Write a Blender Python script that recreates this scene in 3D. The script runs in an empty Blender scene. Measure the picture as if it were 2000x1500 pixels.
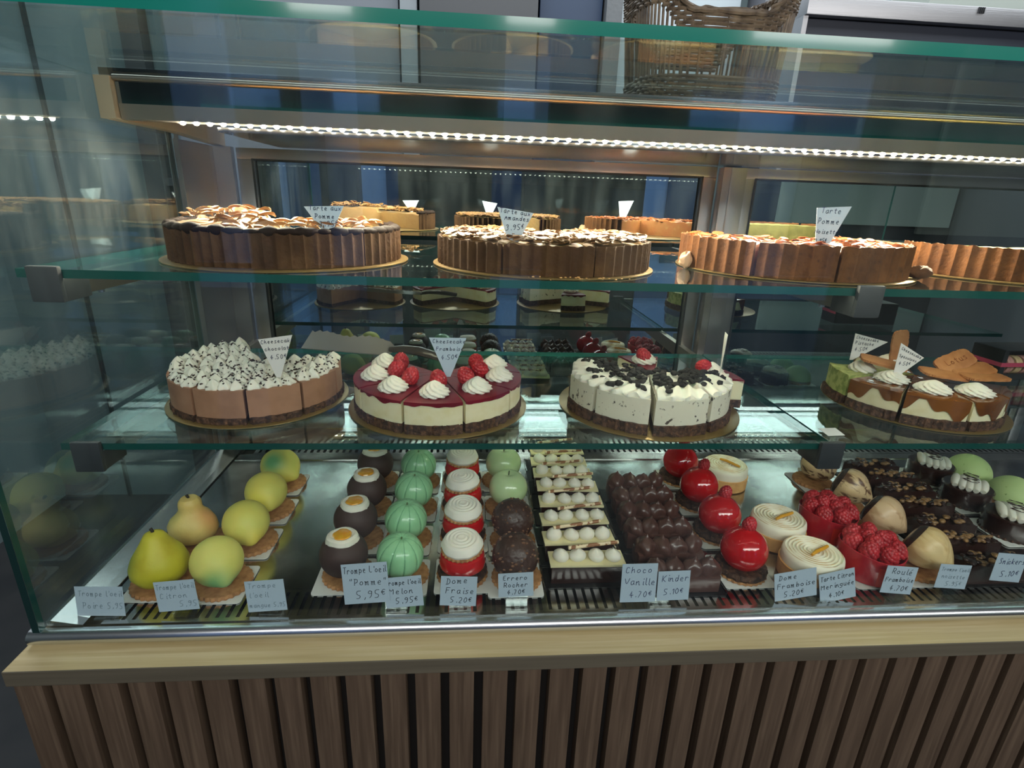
import bpy, bmesh, math, random
from mathutils import Vector, Matrix, noise
C = bpy.data.collections.new('scene'); bpy.context.scene.collection.children.link(C)
PI = math.pi; R_ = random.Random(7)
sin, cos = math.sin, math.cos
def S(r, g, b):
    f = lambda v: (v/255/12.92) if v/255 <= .04045 else ((v/255+.055)/1.055)**2.4
    return (f(r), f(g), f(b), 1)

# ------------------------------------------------------------------ camera
cam = bpy.data.objects.new('camera', bpy.data.cameras.new('camera')); C.objects.link(cam)
cam.data.sensor_width = 36; cam.data.lens = 1060/2000*36; cam.data.clip_start = .02
rows = [(0.99693984, -0.07069414, 0.03336614), (0.00853544, -0.32583502, -0.94538811), (0.07770525, 0.94277987, -0.32423451)]
m = Matrix.Identity(4)
for i in range(3):
    m[i][0] = rows[0][i]; m[i][1] = -rows[1][i]; m[i][2] = -rows[2][i]
m[2][3] = 1.40
cam.matrix_world = m
sc = bpy.context.scene; sc.camera = cam
# ------------------------------------------------------------------ world, view, lights
w = bpy.data.worlds.new('sky'); sc.world = w; w.use_nodes = True
bgn = w.node_tree.nodes['Background']; bgn.inputs[0].default_value = (.42, .60, .90, 1); bgn.inputs[1].default_value = 1.1
sc.view_settings.view_transform = 'Standard'; sc.view_settings.look = 'None'
sc.view_settings.exposure = 0.5; sc.view_settings.gamma = 1; sc.view_settings.use_curve_mapping = False
def area(name, loc, rot, sx, sy, power, col=(1, 1, 1)):
    l = bpy.data.lights.new(name, 'AREA'); l.shape = 'RECTANGLE'; l.size = sx; l.size_y = sy; l.energy = power; l.color = col
    o = bpy.data.objects.new(name, l); C.objects.link(o); o.location = loc; o.rotation_euler = rot; return o
for k in range(78):      # the led tape: one small lamp under each diode
    l = bpy.data.lights.new('led_lamp', 'SPOT') if k == 0 else l
    if k == 0: l.energy = 2.8; l.color = (1, .86, .64); l.spot_size = math.radians(165); l.spot_blend = .5; l.shadow_soft_size = .0026
    o = bpy.data.objects.new('led_lamp', l); C.objects.link(o); o.location = (-.412+.0186*k, .8862, 1.4836); o.rotation_euler = (math.radians(-32), 0, 0)
area('front_fill_light', (1.1, -1.46, 2.35), (math.radians(72), 0, 0), 4.2, .55, 54, (1, .975, .93))  # added fill for shopfront daylight; the wall has no transom opening here
area('staff_fill_light', (0.6, 1.7, 2.66), (0, 0, 0), 4.4, 1.2, 46, (.92, .98, 1))  # added overhead fill that lifts the back wall; no ceiling lamp is built

# ------------------------------------------------------------------ materials
MATS = {}
def mat(name, col, rough=.5, metal=0, noise_=None, bump=None, coat=0, sss=0, trans=0, spec=.5, emit=None, sssr=(.01, .006, .004), alpha=1):
    if name in MATS: return MATS[name]
    M = bpy.data.materials.new(name); M.use_nodes = True; MATS[name] = M
    nt = M.node_tree; b = nt.nodes['Principled BSDF']; L = nt.links.new
    b.inputs['Base Color'].default_value = col; b.inputs['Roughness'].default_value = rough; b.inputs['Metallic'].default_value = metal
    b.inputs['Specular IOR Level'].default_value = spec
    if coat: b.inputs['Coat Weight'].default_value = coat; b.inputs['Coat Roughness'].default_value = .05
    if sss: b.inputs['Subsurface Weight'].default_value = sss; b.inputs['Subsurface Radius'].default_value = sssr; b.inputs['Subsurface Scale'].default_value = 1
    if trans: b.inputs['Transmission Weight'].default_value = trans
    if emit: b.inputs['Emission Color'].default_value = emit[0]; b.inputs['Emission Strength'].default_value = emit[1]
    b.inputs['Alpha'].default_value = alpha
    tc = nt.nodes.new('ShaderNodeTexCoord')
    if noise_:   # list of (scale, colour2, lo, hi, stretch)
        prev = None
        for (sc_, c2, lo, hi, st) in noise_:
            mp = nt.nodes.new('ShaderNodeMapping'); mp.inputs['Scale'].default_value = st; L(tc.outputs['Object'], mp.inputs[0])
            n = nt.nodes.new('ShaderNodeTexNoise'); n.inputs['Scale'].default_value = sc_; n.inputs['Detail'].default_value = 5; L(mp.outputs[0], n.inputs[0])
            r = nt.nodes.new('ShaderNodeMapRange'); r.inputs[1].default_value = lo; r.inputs[2].default_value = hi; L(n.outputs[0], r.inputs[0])
            mx = nt.nodes.new('ShaderNodeMix'); mx.data_type = 'RGBA'; L(r.outputs[0], mx.inputs[0]); mx.inputs[7].default_value = c2
            if prev: L(prev.outputs[2], mx.inputs[6])
            else: mx.inputs[6].default_value = col
            prev = mx
        L(prev.outputs[2], b.inputs['Base Color'])
    if bump:
        n = nt.nodes.new('ShaderNodeTexNoise'); n.inputs['Scale'].default_value = bump[0]; n.inputs['Detail'].default_value = 6
        mp = nt.nodes.new('ShaderNodeMapping'); mp.inputs['Scale'].default_value = bump[2] if len(bump) > 2 else (1, 1, 1)
        L(tc.outputs['Object'], mp.inputs[0]); L(mp.outputs[0], n.inputs[0])
        bp = nt.nodes.new('ShaderNodeBump'); bp.inputs['Strength'].default_value = bump[1]; bp.inputs['Distance'].default_value = .002
        L(n.outputs[0], bp.inputs['Height']); L(bp.outputs[0], b.inputs['Normal'])
    return M
I3 = (1, 1, 1)
def patch(M, pts):
    """airbrushed colour patches that belong to the thing: list of (object-space point, radius, colour)"""
    nt = M.node_tree; L = nt.links.new; b = nt.nodes['Principled BSDF']; tc = nt.nodes.new('ShaderNodeTexCoord')
    src = b.inputs['Base Color'].links[0].from_socket if b.inputs['Base Color'].links else None
    for (p, r, c) in pts:
        d = nt.nodes.new('ShaderNodeVectorMath'); d.operation = 'DISTANCE'; L(tc.outputs['Object'], d.inputs[0]); d.inputs[1].default_value = p
        mr = nt.nodes.new('ShaderNodeMapRange'); mr.interpolation_type = 'SMOOTHSTEP'; mr.inputs[1].default_value = r; mr.inputs[2].default_value = r*.15; L(d.outputs['Value'], mr.inputs[0])
        mx = nt.nodes.new('ShaderNodeMix'); mx.data_type = 'RGBA'; L(mr.outputs[0], mx.inputs[0]); mx.inputs[7].default_value = c
        if src: L(src, mx.inputs[6])
        else: mx.inputs[6].default_value = b.inputs['Base Color'].default_value
        src = mx.outputs[2]
    L(src, b.inputs['Base Color']); return M
def glass(name, tint, base=.045, top=.75, rough=0.0, smear=0.0):
    """clear pane: transparent body with an angle-dependent (Schlick) mirror coat and a trace of smears"""
    if name in MATS: return MATS[name]
    M = bpy.data.materials.new(name); M.use_nodes = True; MATS[name] = M
    nt = M.node_tree; nt.nodes.clear(); L = nt.links.new
    out = nt.nodes.new('ShaderNodeOutputMaterial'); t = nt.nodes.new('ShaderNodeBsdfTransparent'); t.inputs[0].default_value = tint
    g = nt.nodes.new('ShaderNodeBsdfGlossy'); g.inputs['Roughness'].default_value = rough; g.inputs[0].default_value = (.95, 1, 1, 1)
    lw = nt.nodes.new('ShaderNodeLayerWeight'); lw.inputs[0].default_value = .5
    pw = nt.nodes.new('ShaderNodeMath'); pw.operation = 'POWER'; pw.inputs[1].default_value = 4.5; L(lw.outputs['Facing'], pw.inputs[0])
    mr = nt.nodes.new('ShaderNodeMapRange'); mr.inputs[3].default_value = base; mr.inputs[4].default_value = top; L(pw.outputs[0], mr.inputs[0])
    mx = nt.nodes.new('ShaderNodeMixShader'); L(mr.outputs[0], mx.inputs[0]); L(t.outputs[0], mx.inputs[1]); L(g.outputs[0], mx.inputs[2])
    last = mx
    if smear:
        d = nt.nodes.new('ShaderNodeBsdfDiffuse'); d.inputs[0].default_value = (.75, .85, .9, 1)
        tc = nt.nodes.new('ShaderNodeTexCoord'); mp = nt.nodes.new('ShaderNodeMapping'); mp.inputs['Scale'].default_value = (6, 6, 1.2); L(tc.outputs['Object'], mp.inputs[0])
        n = nt.nodes.new('ShaderNodeTexNoise'); n.inputs['Scale'].default_value = 3; n.inputs['Detail'].default_value = 4; L(mp.outputs[0], n.inputs[0])
        r2 = nt.nodes.new('ShaderNodeMapRange'); r2.inputs[1].default_value = .42; r2.inputs[2].default_value = .8; r2.inputs[4].default_value = smear; L(n.outputs[0], r2.inputs[0])
        m2 = nt.nodes.new('ShaderNodeMixShader'); L(r2.outputs[0], m2.inputs[0]); L(mx.outputs[0], m2.inputs[1]); L(d.outputs[0], m2.inputs[2]); last = m2
    L(last.outputs[0], out.inputs[0]); return M

# ------------------------------------------------------------------ mesh helpers
def NB(): return bmesh.new()
def obj(name, bm, m_, parent=None, smooth=True, ang=35):
    me = bpy.data.meshes.new(name); bmesh.ops.recalc_face_normals(bm, faces=bm.faces[:]); bm.to_mesh(me); bm.free()
    for mm in (m_ if isinstance(m_, (list, tuple)) else [m_]): me.materials.append(mm)
    if smooth:
        for p in me.polygons: p.use_smooth = True
        me.set_sharp_from_angle(angle=math.radians(ang))
    o = bpy.data.objects.new(name, me); C.objects.link(o)
    if parent: o.parent = parent
    return o
def thing(name, label, cat, loc=(0, 0, 0), rz=0, group=None):
    o = bpy.data.objects.new(name, None); C.objects.link(o); o.empty_display_size = .02
    o.location = loc; o.rotation_euler = (0, 0, rz); o['label'] = label; o['category'] = cat
    if group: o['group'] = group
    return o
def tag(o, label, cat, group=None, kind=None):
    o['label'] = label; o['category'] = cat
    if group: o['group'] = group
    if kind: o['kind'] = kind
    return o
def struct(name, bm, m_, label=None):
    o = obj(name, bm, m_, None, False); o['kind'] = 'structure'
    if label: o['label'] = label
    return o
def kids(o): return [c for c in C.objects if c.parent is o]
def dup(root, loc, rz=None, label=None, rxy=None):
    r = root.copy(); C.objects.link(r); r.location = loc
    if rz is not None: r.rotation_euler = (0, 0, rz)
    if label: r['label'] = label
    for ch in kids(root):
        c = ch.copy(); C.objects.link(c); c.parent = r
        for g in kids(ch):
            d = g.copy(); C.objects.link(d); d.parent = c
    return r
def box(bm, x0, x1, y0, y1, z0, z1, mi=0, bev=0):
    v = [bm.verts.new((x, y, z)) for z in (z0, z1) for y in (y0, y1) for x in (x0, x1)]
    fs = [bm.faces.new([v[i] for i in f]) for f in ((0, 1, 3, 2), (4, 6, 7, 5), (0, 4, 5, 1), (2, 3, 7, 6), (0, 2, 6, 4), (1, 5, 7, 3))]
    for f in fs: f.material_index = mi
    if bev:
        es = list({e for f in fs for e in f.edges}); bmesh.ops.bevel(bm, geom=es, offset=bev, segments=2, affect='EDGES', profile=.6)
    return fs
def lathe(bm, prof, n=32, rf=None, mi=0, off=(0, 0, 0), cap=True):
    """prof: list of (r,z); rf(theta, i, r, z)->(r,z)"""
    rings = []
    for i, (r, z) in enumerate(prof):
        if r <= 1e-6: rings.append([bm.verts.new((off[0], off[1], off[2]+z))]); continue
        ring = []
        for k in range(n):
            t = 2*PI*k/n; rr, zz = (r, z) if rf is None else rf(t, i, r, z)
            ring.append(bm.verts.new((off[0]+rr*cos(t), off[1]+rr*sin(t), off[2]+zz)))
        rings.append(ring)
    for a, b in zip(rings, rings[1:]):
        for k in range(n):
            k2 = (k+1) % n
            if len(a) == 1 and len(b) == 1: break
            if len(a) == 1: f = bm.faces.new((a[0], b[k], b[k2]))
            elif len(b) == 1: f = bm.faces.new((a[k], a[k2], b[0]))
            else: f = bm.faces.new((a[k], a[k2], b[k2], b[k]))
            f.material_index = mi
    if cap:
        for g in (rings[0], rings[-1]):
            if len(g) > 2: bm.faces.new(g).material_index = mi
def tube(bm, pts, r, n=8, mi=0):
    pts = [Vector(p) for p in pts]; rings = []; rr = r if isinstance(r, (list, tuple)) else [r]*len(pts)
    up = Vector((0, 0, 1))
    for i, p in enumerate(pts):
        d = (pts[min(i+1, len(pts)-1)]-pts[max(i-1, 0)]).normalized()
        u = d.cross(up); u = u.normalized() if u.length > 1e-4 else Vector((1, 0, 0)); v = u.cross(d)
        rings.append([bm.verts.new(p+rr[i]*(cos(2*PI*k/n)*u+sin(2*PI*k/n)*v)) for k in range(n)])
    for a, b in zip(rings, rings[1:]):
        for k in range(n): bm.faces.new((a[k], a[(k+1) % n], b[(k+1) % n], b[k])).material_index = mi
    bm.faces.new(rings[0]).material_index = mi; bm.faces.new(rings[-1]).material_index = mi
def blob(bm, sub, f, off=(0, 0, 0), mi=0):
    """icosphere, f(dir)->position"""
    r = bmesh.ops.create_icosphere(bm, subdivisions=sub, radius=1)
    for v in r['verts']: v.co = Vector(f(v.co.normalized()))+Vector(off)
    for v in r['verts']:
        for fc in v.link_faces: fc.material_index = mi
def nz(p, s, o=0): return noise.noise(Vector(p)*s+Vector((o, o*1.7, o*.3)))
def sector(bm, a0, a1, Rf, zb, zt, nr=6, na=24, rin=0.0, mi=0, mside=None):
    """solid sector; Rf(a) radius, zb(r,a) bottom, zt(r,a) top; closed"""
    Rf_ = Rf if callable(Rf) else (lambda a: Rf); zb_ = zb if callable(zb) else (lambda r, a: zb); zt_ = zt if callable(zt) else (lambda r, a: zt)
    T, B = [], []
    for j in range(na+1):
        a = a0+(a1-a0)*j/na; rt, rb = [], []
        for i in range(nr+1):
            R = Rf_(a); r = rin+(R-rin)*i/nr
            rt.append(bm.verts.new((r*cos(a), r*sin(a), zt_(r, a)))); rb.append(bm.verts.new((r*cos(a), r*sin(a), zb_(r, a))))
        T.append(rt); B.append(rb)
    def q(*v, m_=mi):
        try: bm.faces.new(v).material_index = m_
        except ValueError: pass
    ms = mi if mside is None else mside
    for j in range(na):
        for i in range(nr):
            q(T[j][i], T[j][i+1], T[j+1][i+1], T[j+1][i]); q(B[j][i], B[j+1][i], B[j+1][i+1], B[j][i+1])
        q(T[j][nr], B[j][nr], B[j+1][nr], T[j+1][nr], m_=ms)
        if rin > 0: q(T[j][0], T[j+1][0], B[j+1][0], B[j][0], m_=ms)
    for i in range(nr):
        q(T[0][i], B[0][i], B[0][i+1], T[0][i+1], m_=ms); q(T[na][i], T[na][i+1], B[na][i+1], B[na][i], m_=ms)
    bmesh.ops.remove_doubles(bm, verts=bm.verts[:], dist=1e-5)
def rounded_plate(bm, hx, hy, r, z0, z1, n=5, cx=0, cy=0, mi=0):
    pts = []
    for (sx, sy, a) in ((1, 1, 0), (-1, 1, PI/2), (-1, -1, PI), (1, -1, 1.5*PI)):
        for k in range(n+1):
            t = a+PI/2*k/n; pts.append((cx+sx*(hx-r)+r*cos(t), cy+sy*(hy-r)+r*sin(t)))
    b = [bm.verts.new((x, y, z0)) for x, y in pts]; t = [bm.verts.new((x, y, z1)) for x, y in pts]
    bm.faces.new(b[::-1]).material_index = mi; bm.faces.new(t).material_index = mi; N = len(pts)
    for i in range(N): bm.faces.new((b[i], b[(i+1) % N], t[(i+1) % N], t[i])).material_index = mi
def prism(bm, pts, M4, th, mi=0):
    """polygon pts (u,v) extruded th in local w, placed by matrix (u=x, v=z, w=y)"""
    a = [bm.verts.new(M4 @ Vector((u, 0, v))) for u, v in pts]; b = [bm.verts.new(M4 @ Vector((u, th, v))) for u, v in pts]; N = len(pts)
    bm.faces.new(a).material_index = mi; bm.faces.new(b[::-1]).material_index = mi
    for i in range(N): bm.faces.new((a[i], b[i], b[(i+1) % N], a[(i+1) % N])).material_index = mi

# ------------------------------------------------------------------ handwriting
GL = {'T': '09 69/39 32', 'a': '56 26 14 22 42 54/56 53 62', 'r': '16 12/14 26 46 55', 't': '38 33 42 52/16 56', 'e': '14 54 46 26 14 22 42 52',
 'u': '16 13 22 42 53/56 52 62', 'x': '16 52/56 12', 'P': '12 19/09 49 57 45 15', 'o': '36 15 13 32 53 55 36', 'm': '06 16 12/14 26 35 32/34 46 56 52 62',
 'p': '16 10/15 36 55 53 32 13', 'A': '02 39 62/15 55', 'n': '16 12/14 36 46 52 62', 'd': '55 26 14 22 42 54/59 52', 's': '56 26 25 53 42 12', 'N': '02 09 62 69',
 'i': '36 32 42/38 39', 'C': '58 39 18 13 32 53', 'h': '19 12/14 36 46 52', 'c': '55 36 26 14 22 42 53', 'k': '19 12/56 14 52', 'l': '29 23 32 42', 'F': '09 02/09 59/06 46',
 'b': '19 12/14 36 55 53 32 13', 'D': '12 19/09 39 57 54 32 02', 'E': '59 19 12 52/16 46', 'R': '12 19/09 49 57 45 15/35 62', 'V': '09 32 69', 'K': '19 12/69 15 62',
 'M': '02 09 35 69 62', 'S': '58 39 18 26 45 53 32 12', 'L': '19 12 62', "'": '39 37', '"': '29 27/49 47', ',': '33 21', '.': '32 33', '0': '39 17 14 32 54 57 39',
 '1': '17 39 32', '2': '18 39 58 56 12 52', '4': '49 14 65/47 42', '5': '59 19 16 45 54 42 12', '7': '19 59 22', '9': '57 39 17 26 56/58 54 32', '6': '49 16 13 32 53 45 15', '3': '18 39 58 46 36/46 54 42 12',
 'g': '56 26 14 23 43/56 51 30 10', 'é': '14 54 46 26 14 22 42 52/38 59', 'É': '59 19 12 52/16 46', '€': '58 39 17 14 32 53/06 46/05 45', '-': '15 45', 'ô': '36 15 13 32 53 55 36/27 38 47'}
def adv(ch): return 4.0 if ch == ' ' else 6.2*(.75 if ch == '€' else 1)*(.55 if ch in "il.,'1" else (1.15 if ch in 'mM' else .95))
def text_bm(bm, lines, mx, thick=.0005, rng=None, fit=None):
    """lines: (string, u0, v0, height, slope). strokes as narrow ribbons lying on the card (u,v) -> mx (x,z)"""
    rng = rng or R_
    for (s, u0, v0, hgt, slope) in lines:
        sc_ = hgt/9.0; u = u0; xs = 1.0
        if fit: xs = min(1, (fit-u0)/(sum(adv(c) for c in s)*sc_))
        for ch in s:
            if ch == ' ': u += 4.0*sc_*xs; continue
            kk = 1.0
            dy0 = rng.uniform(-.35, .35)*sc_
            if ch == '€': kk = .75
            for st in GL[ch].split('/'):
                p = [(int(q[0]), int(q[1])) for q in st.split()]
                p = [Vector((a*kk+rng.uniform(-.2, .2), b*kk+(2.5 if ch == '€' else 0)+rng.uniform(-.2, .2))) for a, b in p]
                if len(p) > 2:
                    for _ in range(2):
                        n = [p[0]]
                        for a, b in zip(p, p[1:]): n += [a*.75+b*.25, a*.25+b*.75]
                        p = n+[p[-1]]
                pts = [Vector((u+(a*.78+b*.12)*sc_*xs, v0+b*sc_+dy0+(u-u0)*slope)) for a, b in p]
                for a, b in zip(pts, pts[1:]):
                    d = b-a
                    if d.length < 1e-7: continue
                    e = d.normalized()*thick*.35; nrm = Vector((-d.y, d.x)).normalized()*thick*.5
                    vs = [bm.verts.new(mx @ Vector((q.x, -.00025, q.y))) for q in (a-e+nrm, a-e-nrm, b+e-nrm, b+e+nrm)]
                    bm.faces.new(vs)
            u += adv(ch)*sc_*xs

# ------------------------------------------------------------------ shared materials
M_wall = mat('teal_grey_wall', S(100, 116, 120), .8, bump=(30, .05))
M_wallg = mat('light_grey_wall', S(104, 110, 118), .8)
M_dark = mat('dark_grey_panel', S(62, 64, 68), .6)
M_navy = mat('navy_panel', S(14, 42, 72), .5)
M_white = mat('white_board', S(172, 184, 192), .45)
M_floor = mat('dark_floor', S(40, 42, 46), .45, noise_=[(3, S(58, 58, 60), .4, .7, I3)])
M_ceil = mat('ceiling_paint', S(120, 124, 128), .9)
M_steel = mat('brushed_steel', (.50, .50, .49, 1), .16, 1, bump=(60, .05, (1, 1, 12)))
M_deck = mat('deck_steel', (.58, .58, .56, 1), .17, 1, noise_=[(14, (.30, .305, .30, 1), .35, .7, (1, 1, 1))], bump=(90, .03))
M_chrome = mat('chrome', (.74, .77, .80, 1), .24, 1)
M_alu = mat('door_aluminium', (.44, .43, .44, 1), .30, 1, bump=(40, .08, (14, 14, 1)))
M_tan = mat('tan_metal', S(150, 136, 116), .45)
M_lip = mat('bronze_metal', (.38, .34, .30, 1), .34, 1)
M_black = mat('black_plastic', S(34, 36, 40), .4)
M_clip = mat('bracket_grey_plastic', S(46, 50, 55), .5)
M_gedge = mat('glass_edge_green', S(24, 122, 108), .12, coat=.5)
M_gedge2 = mat('shelf_edge_green', S(22, 72, 68), .14, coat=.5)
M_glass = glass('front_glass', (.94, .97, .96, 1), .042, .85, smear=.015)
M_shelf = glass('shelf_glass', (.88, .94, .92, 1), .055, .9)
M_side = glass('side_glass', (.86, .93, .93, 1), .10, .95, smear=.045)
M_topg = glass('top_glass', (.88, .95, .94, 1), .06, .45, smear=.02)
M_mirror = bpy.data.materials.new('mirror_glass'); M_mirror.use_nodes = True
_b = M_mirror.node_tree.nodes['Principled BSDF']; _b.inputs['Metallic'].default_value = 1; _b.inputs['Roughness'].default_value = .0; _b.inputs['Base Color'].default_value = (.46, .52, .53, 1)
M_dmir = mat('tinted_canopy_glass', (.30, .34, .36, 1), .04, 1)
M_oak = mat('light_wood_laminate', S(190, 174, 130), .42, noise_=[(18, S(174, 156, 112), .35, .7, (.25, 6, 6)), (60, S(198, 184, 144), .45, .7, (.1, 3, 3))])
M_oakf = mat('grey_wood_edge', S(100, 94, 80), .5, noise_=[(20, S(86, 80, 68), .35, .7, (.2, 5, 5))])
M_slat = mat('walnut_slat', S(92, 76, 62), .5, noise_=[(22, S(72, 58, 46), .35, .7, (5, 5, .25)), (70, S(104, 88, 72), .5, .75, (3, 3, .1))])
M_slatb = mat('slat_backing', S(28, 24, 22), .8)

# ------------------------------------------------------------------ room
XR = 1.42      # the case runs on past the right edge of the frame
bm = NB(); box(bm, -2.0, 3.6, -1.62, 2.52, -.1, 0); struct('floor', bm, M_floor)
bm = NB(); box(bm, -2.0, 3.6, -1.62, 2.52, 2.7, 2.8); struct('ceiling', bm, M_ceil)
bm = NB(); box(bm, -2.0, 3.6, 2.4, 2.52, 0, 2.7)
struct('wall_back', bm, M_wall)
bm = NB(); box(bm, -2.0, -1.9, -1.62, 2.4, 0, 2.7)
struct('wall_left', bm, M_wall)
bm = NB(); box(bm, 3.5, 3.6, -1.62, 2.4, 0, 2.7); struct('wall_right', bm, M_wallg)
# shopfront wall behind the viewer with its openings
ops = [(-1.30, -.98), (-.76, -.47), (.12, .36), (1.18, 1.86)]
bm = NB(); x = -2.0
for a, b in ops: box(bm, x, a, -1.62, -1.5, 0, 2.7); x = b
box(bm, x, 3.6, -1.62, -1.5, 0, 2.7)
for a, b in ops: box(bm, a, b, -1.62, -1.5, 2.45, 2.7); box(bm, a, b, -1.62, -1.5, 0, .25)
struct('wall_front', bm, mat('shopfront_wall', S(62, 66, 70), .7))
for i, (a, b) in enumerate(ops):
    bm = NB(); f = .018
    box(bm, a, a+f, -1.6, -1.52, .25, 2.45); box(bm, b-f, b, -1.6, -1.52, .25, 2.45); box(bm, a+f, b-f, -1.6, -1.52, 2.43, 2.45); box(bm, a+f, b-f, -1.6, -1.52, .25, .27)
    box(bm, a+f, b-f, -1.58, -1.54, 1.05, 1.07)
    o = struct('window_%d' % (i+1), bm, M_dark)
# pale panel wall at the right of the shopfront, only met in reflections
bm = NB(); box(bm, 2.15, 3.45, -1.49, -1.46, 1.30, 2.3); struct('trim_1', bm, mat('pale_green_panel', S(196, 212, 206), .6))
# facade across the street
bm = NB(); box(bm, -9, 12, -8.4, -8.0, -.5, 6.5)
for k in range(12):
    for zz in (0.3, 3.4): box(bm, -8.3+1.7*k, -7.3+1.7*k, -7.99, -7.95, zz, zz+2.0, 1)
o = obj('street_facade', bm, [mat('facade_stone', S(150, 165, 190), .8), mat('facade_window', S(58, 70, 92), .2)], None, False)
tag(o, 'pale blue-grey stone street front seen reflected in the case glass', 'building')
bm = NB(); box(bm, -9, 12, -9, -1.62, -.2, -.12); o = struct('floor_street', bm, mat('asphalt', S(80, 86, 95), .8))

# wall furniture behind the counter, seen over the glass top
def cab(name, lab, cat, x0, x1, y0, y1, z0, z1, m_, bev=.004):
    bm = NB(); box(bm, x0, x1, y0, y1, z0, z1, 0, bev); return tag(obj(name, bm, m_, None, True, 30), lab, cat)
cab('wall_panel', 'light grey upright panel against the back wall, left of the navy one', 'panel', -1.10, -.27, 2.33, 2.398, 0, 2.68, M_wallg)
cab('pillar', 'narrow pale upright strip between the light and dark grey wall panels', 'pillar', -.262, -.20, 2.30, 2.398, 0, 2.68, mat('pale_strip', S(118, 126, 132), .5))
cab('cupboard', 'dark grey tall cupboard side just left of the navy panel', 'cupboard', -.19, .235, 2.28, 2.398, 0, 2.68, M_dark)
cab('door_panel', 'dark navy blue tall panel beside the dark grey cupboard', 'panel', .245, .478, 2.32, 2.398, 0, 2.68, M_navy)
cab('side_panel', 'grey textured column edge between the navy panel and the white board', 'column', .484, .545, 2.28, 2.398, 0, 2.68, mat('grey_column', S(84, 88, 92), .5, bump=(60, .9)))
t = thing('notice_board', 'white framed board on the wall behind the wicker basket', 'board', (.770, 2.37, 1.4))
bm = NB(); box(bm, -.215, .245, -.02, .02, .2, 1.25, 0, .006); obj('panel', bm, M_white, t)
bm = NB(); box(bm, -.20, .19, -.035, -.021, .79, 1.2); box(bm, -.17, .16, -.040, -.0352, .82, 1.17, 1); obj('picture_frame', bm, [mat('cream_frame', S(190, 190, 182), .4), M_white], t, False)
cab('wall_unit', 'plain grey wall unit side behind the right end of the wicker basket', 'cupboard', 1.06, 1.245, 2.25, 2.398, .9, 2.68, mat('mid_grey', S(96, 98, 106), .6))
t = thing('steel_cabinet', 'dark overhead cabinet with a brushed steel fascia at top right', 'cabinet', (1.06, 1.95, 1.40))
bm = NB(); box(bm, .0, 1.4, 0, .42, -.35, .576, 0, .004); obj('body', bm, mat('dark_navy_metal', S(44, 48, 60), .35), t)
bm = NB(); box(bm, -.015, 1.4, -.03, .43, .577, .628, 0, .003); box(bm, -.018, -.002, -.02, .1, -.35, .576); obj('fascia', bm, mat('satin_steel', (.40, .40, .42, 1), .42, 1, bump=(60, .2, (.2, 8, 8))), t)
bm = NB(); box(bm, .38, .43, -.012, -.001, .515, .520, 0, .001); obj('handle', bm, M_steel, t)
bm = NB()
for k in range(4): box(bm, .55+.006*k, .553+.006*k, -.034, -.0305, .608, .625)
obj('vent', bm, M_black, t, False)
t = thing('paper_stack', 'pale papers lying on top of the steel cabinet, upper right', 'papers', (1.62, 2.0, 2.029))
bm = NB(); box(bm, -.12, .35, 0, .3, 0, .09, 0, .004); obj('sheets', bm, mat('pale_paper', S(150, 158, 152), .7), t)
# door frame seen through the left end glass
t = thing('door_frame', 'dark upright frame with a crossbar seen through the left end glass', 'frame', (-1.22, 2.36, 0))
bm = NB(); box(bm, -.035, .035, -.03, .03, 0, 2.2); box(bm, .035, .5, -.02, .02, 1.40, 1.43); obj('post', bm, M_dark, t, False)
bm = NB(); box(bm, -1.612, -1.600, 2.385, 2.3995, 0, 2.7); struct('trim_2', bm, mat('seam_dark', S(40, 48, 50), .7))

# ------------------------------------------------------------------ display case
# counter : ledge, slatted front, rail
bm = NB(); box(bm, -.52, XR, .507, .62, .858, .879, 0, .0012)
for f in bm.faces:
    if f.normal.y < -.9 or f.calc_center_median().y < .5085: f.material_index = 1
tag(obj('counter_ledge', bm, [M_oak, M_oakf], None, False), 'pale oak-coloured ledge running along the front below the steel rail', 'counter')
t = thing('slatted_counter_front', 'dark brown vertical wooden slat front beneath the pale ledge', 'counter front', (-.52, .515, .06))
bm = NB(); n = int((XR+.52)/.0415)
for k in range(n):
    x0 = .0415*k; box(bm, x0, x0+.0305, 0, .02, 0, .797, 0, .0012)
obj('slats', bm, M_slat, t)
bm = NB(); box(bm, 0, XR+.52, .0205, .03, 0, .797); box(bm, 0, .02, .0305, .7, 0, .797); obj('backing', bm, M_slatb, t, False)
bm = NB(); box(bm, .0205, XR+.52, .0910, .70, .02, .797); obj('carcass', bm, M_dark, t, False)
# rail: rounded chrome profile
bm = NB(); prof = [(.548+.0, .8795)]
pts = [(.552, .8800)]+[(.5490-.0095*sin(PI*k/14), .8896-.0095*cos(PI*k/14)) for k in range(15)]+[(.552, .8991)]
a = [bm.verts.new((-.515, y, z)) for y, z in pts]; b = [bm.verts.new((XR, y, z)) for y, z in pts]
for i in range(len(pts)): bm.faces.new((a[i], a[(i+1) % len(pts)], b[(i+1) % len(pts)], b[i]))
bm.faces.new(a); bm.faces.new(b)
tag(obj('front_rail', bm, M_chrome, None, True, 60), 'polished chrome rounded rail along the foot of the front glass', 'rail')

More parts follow.
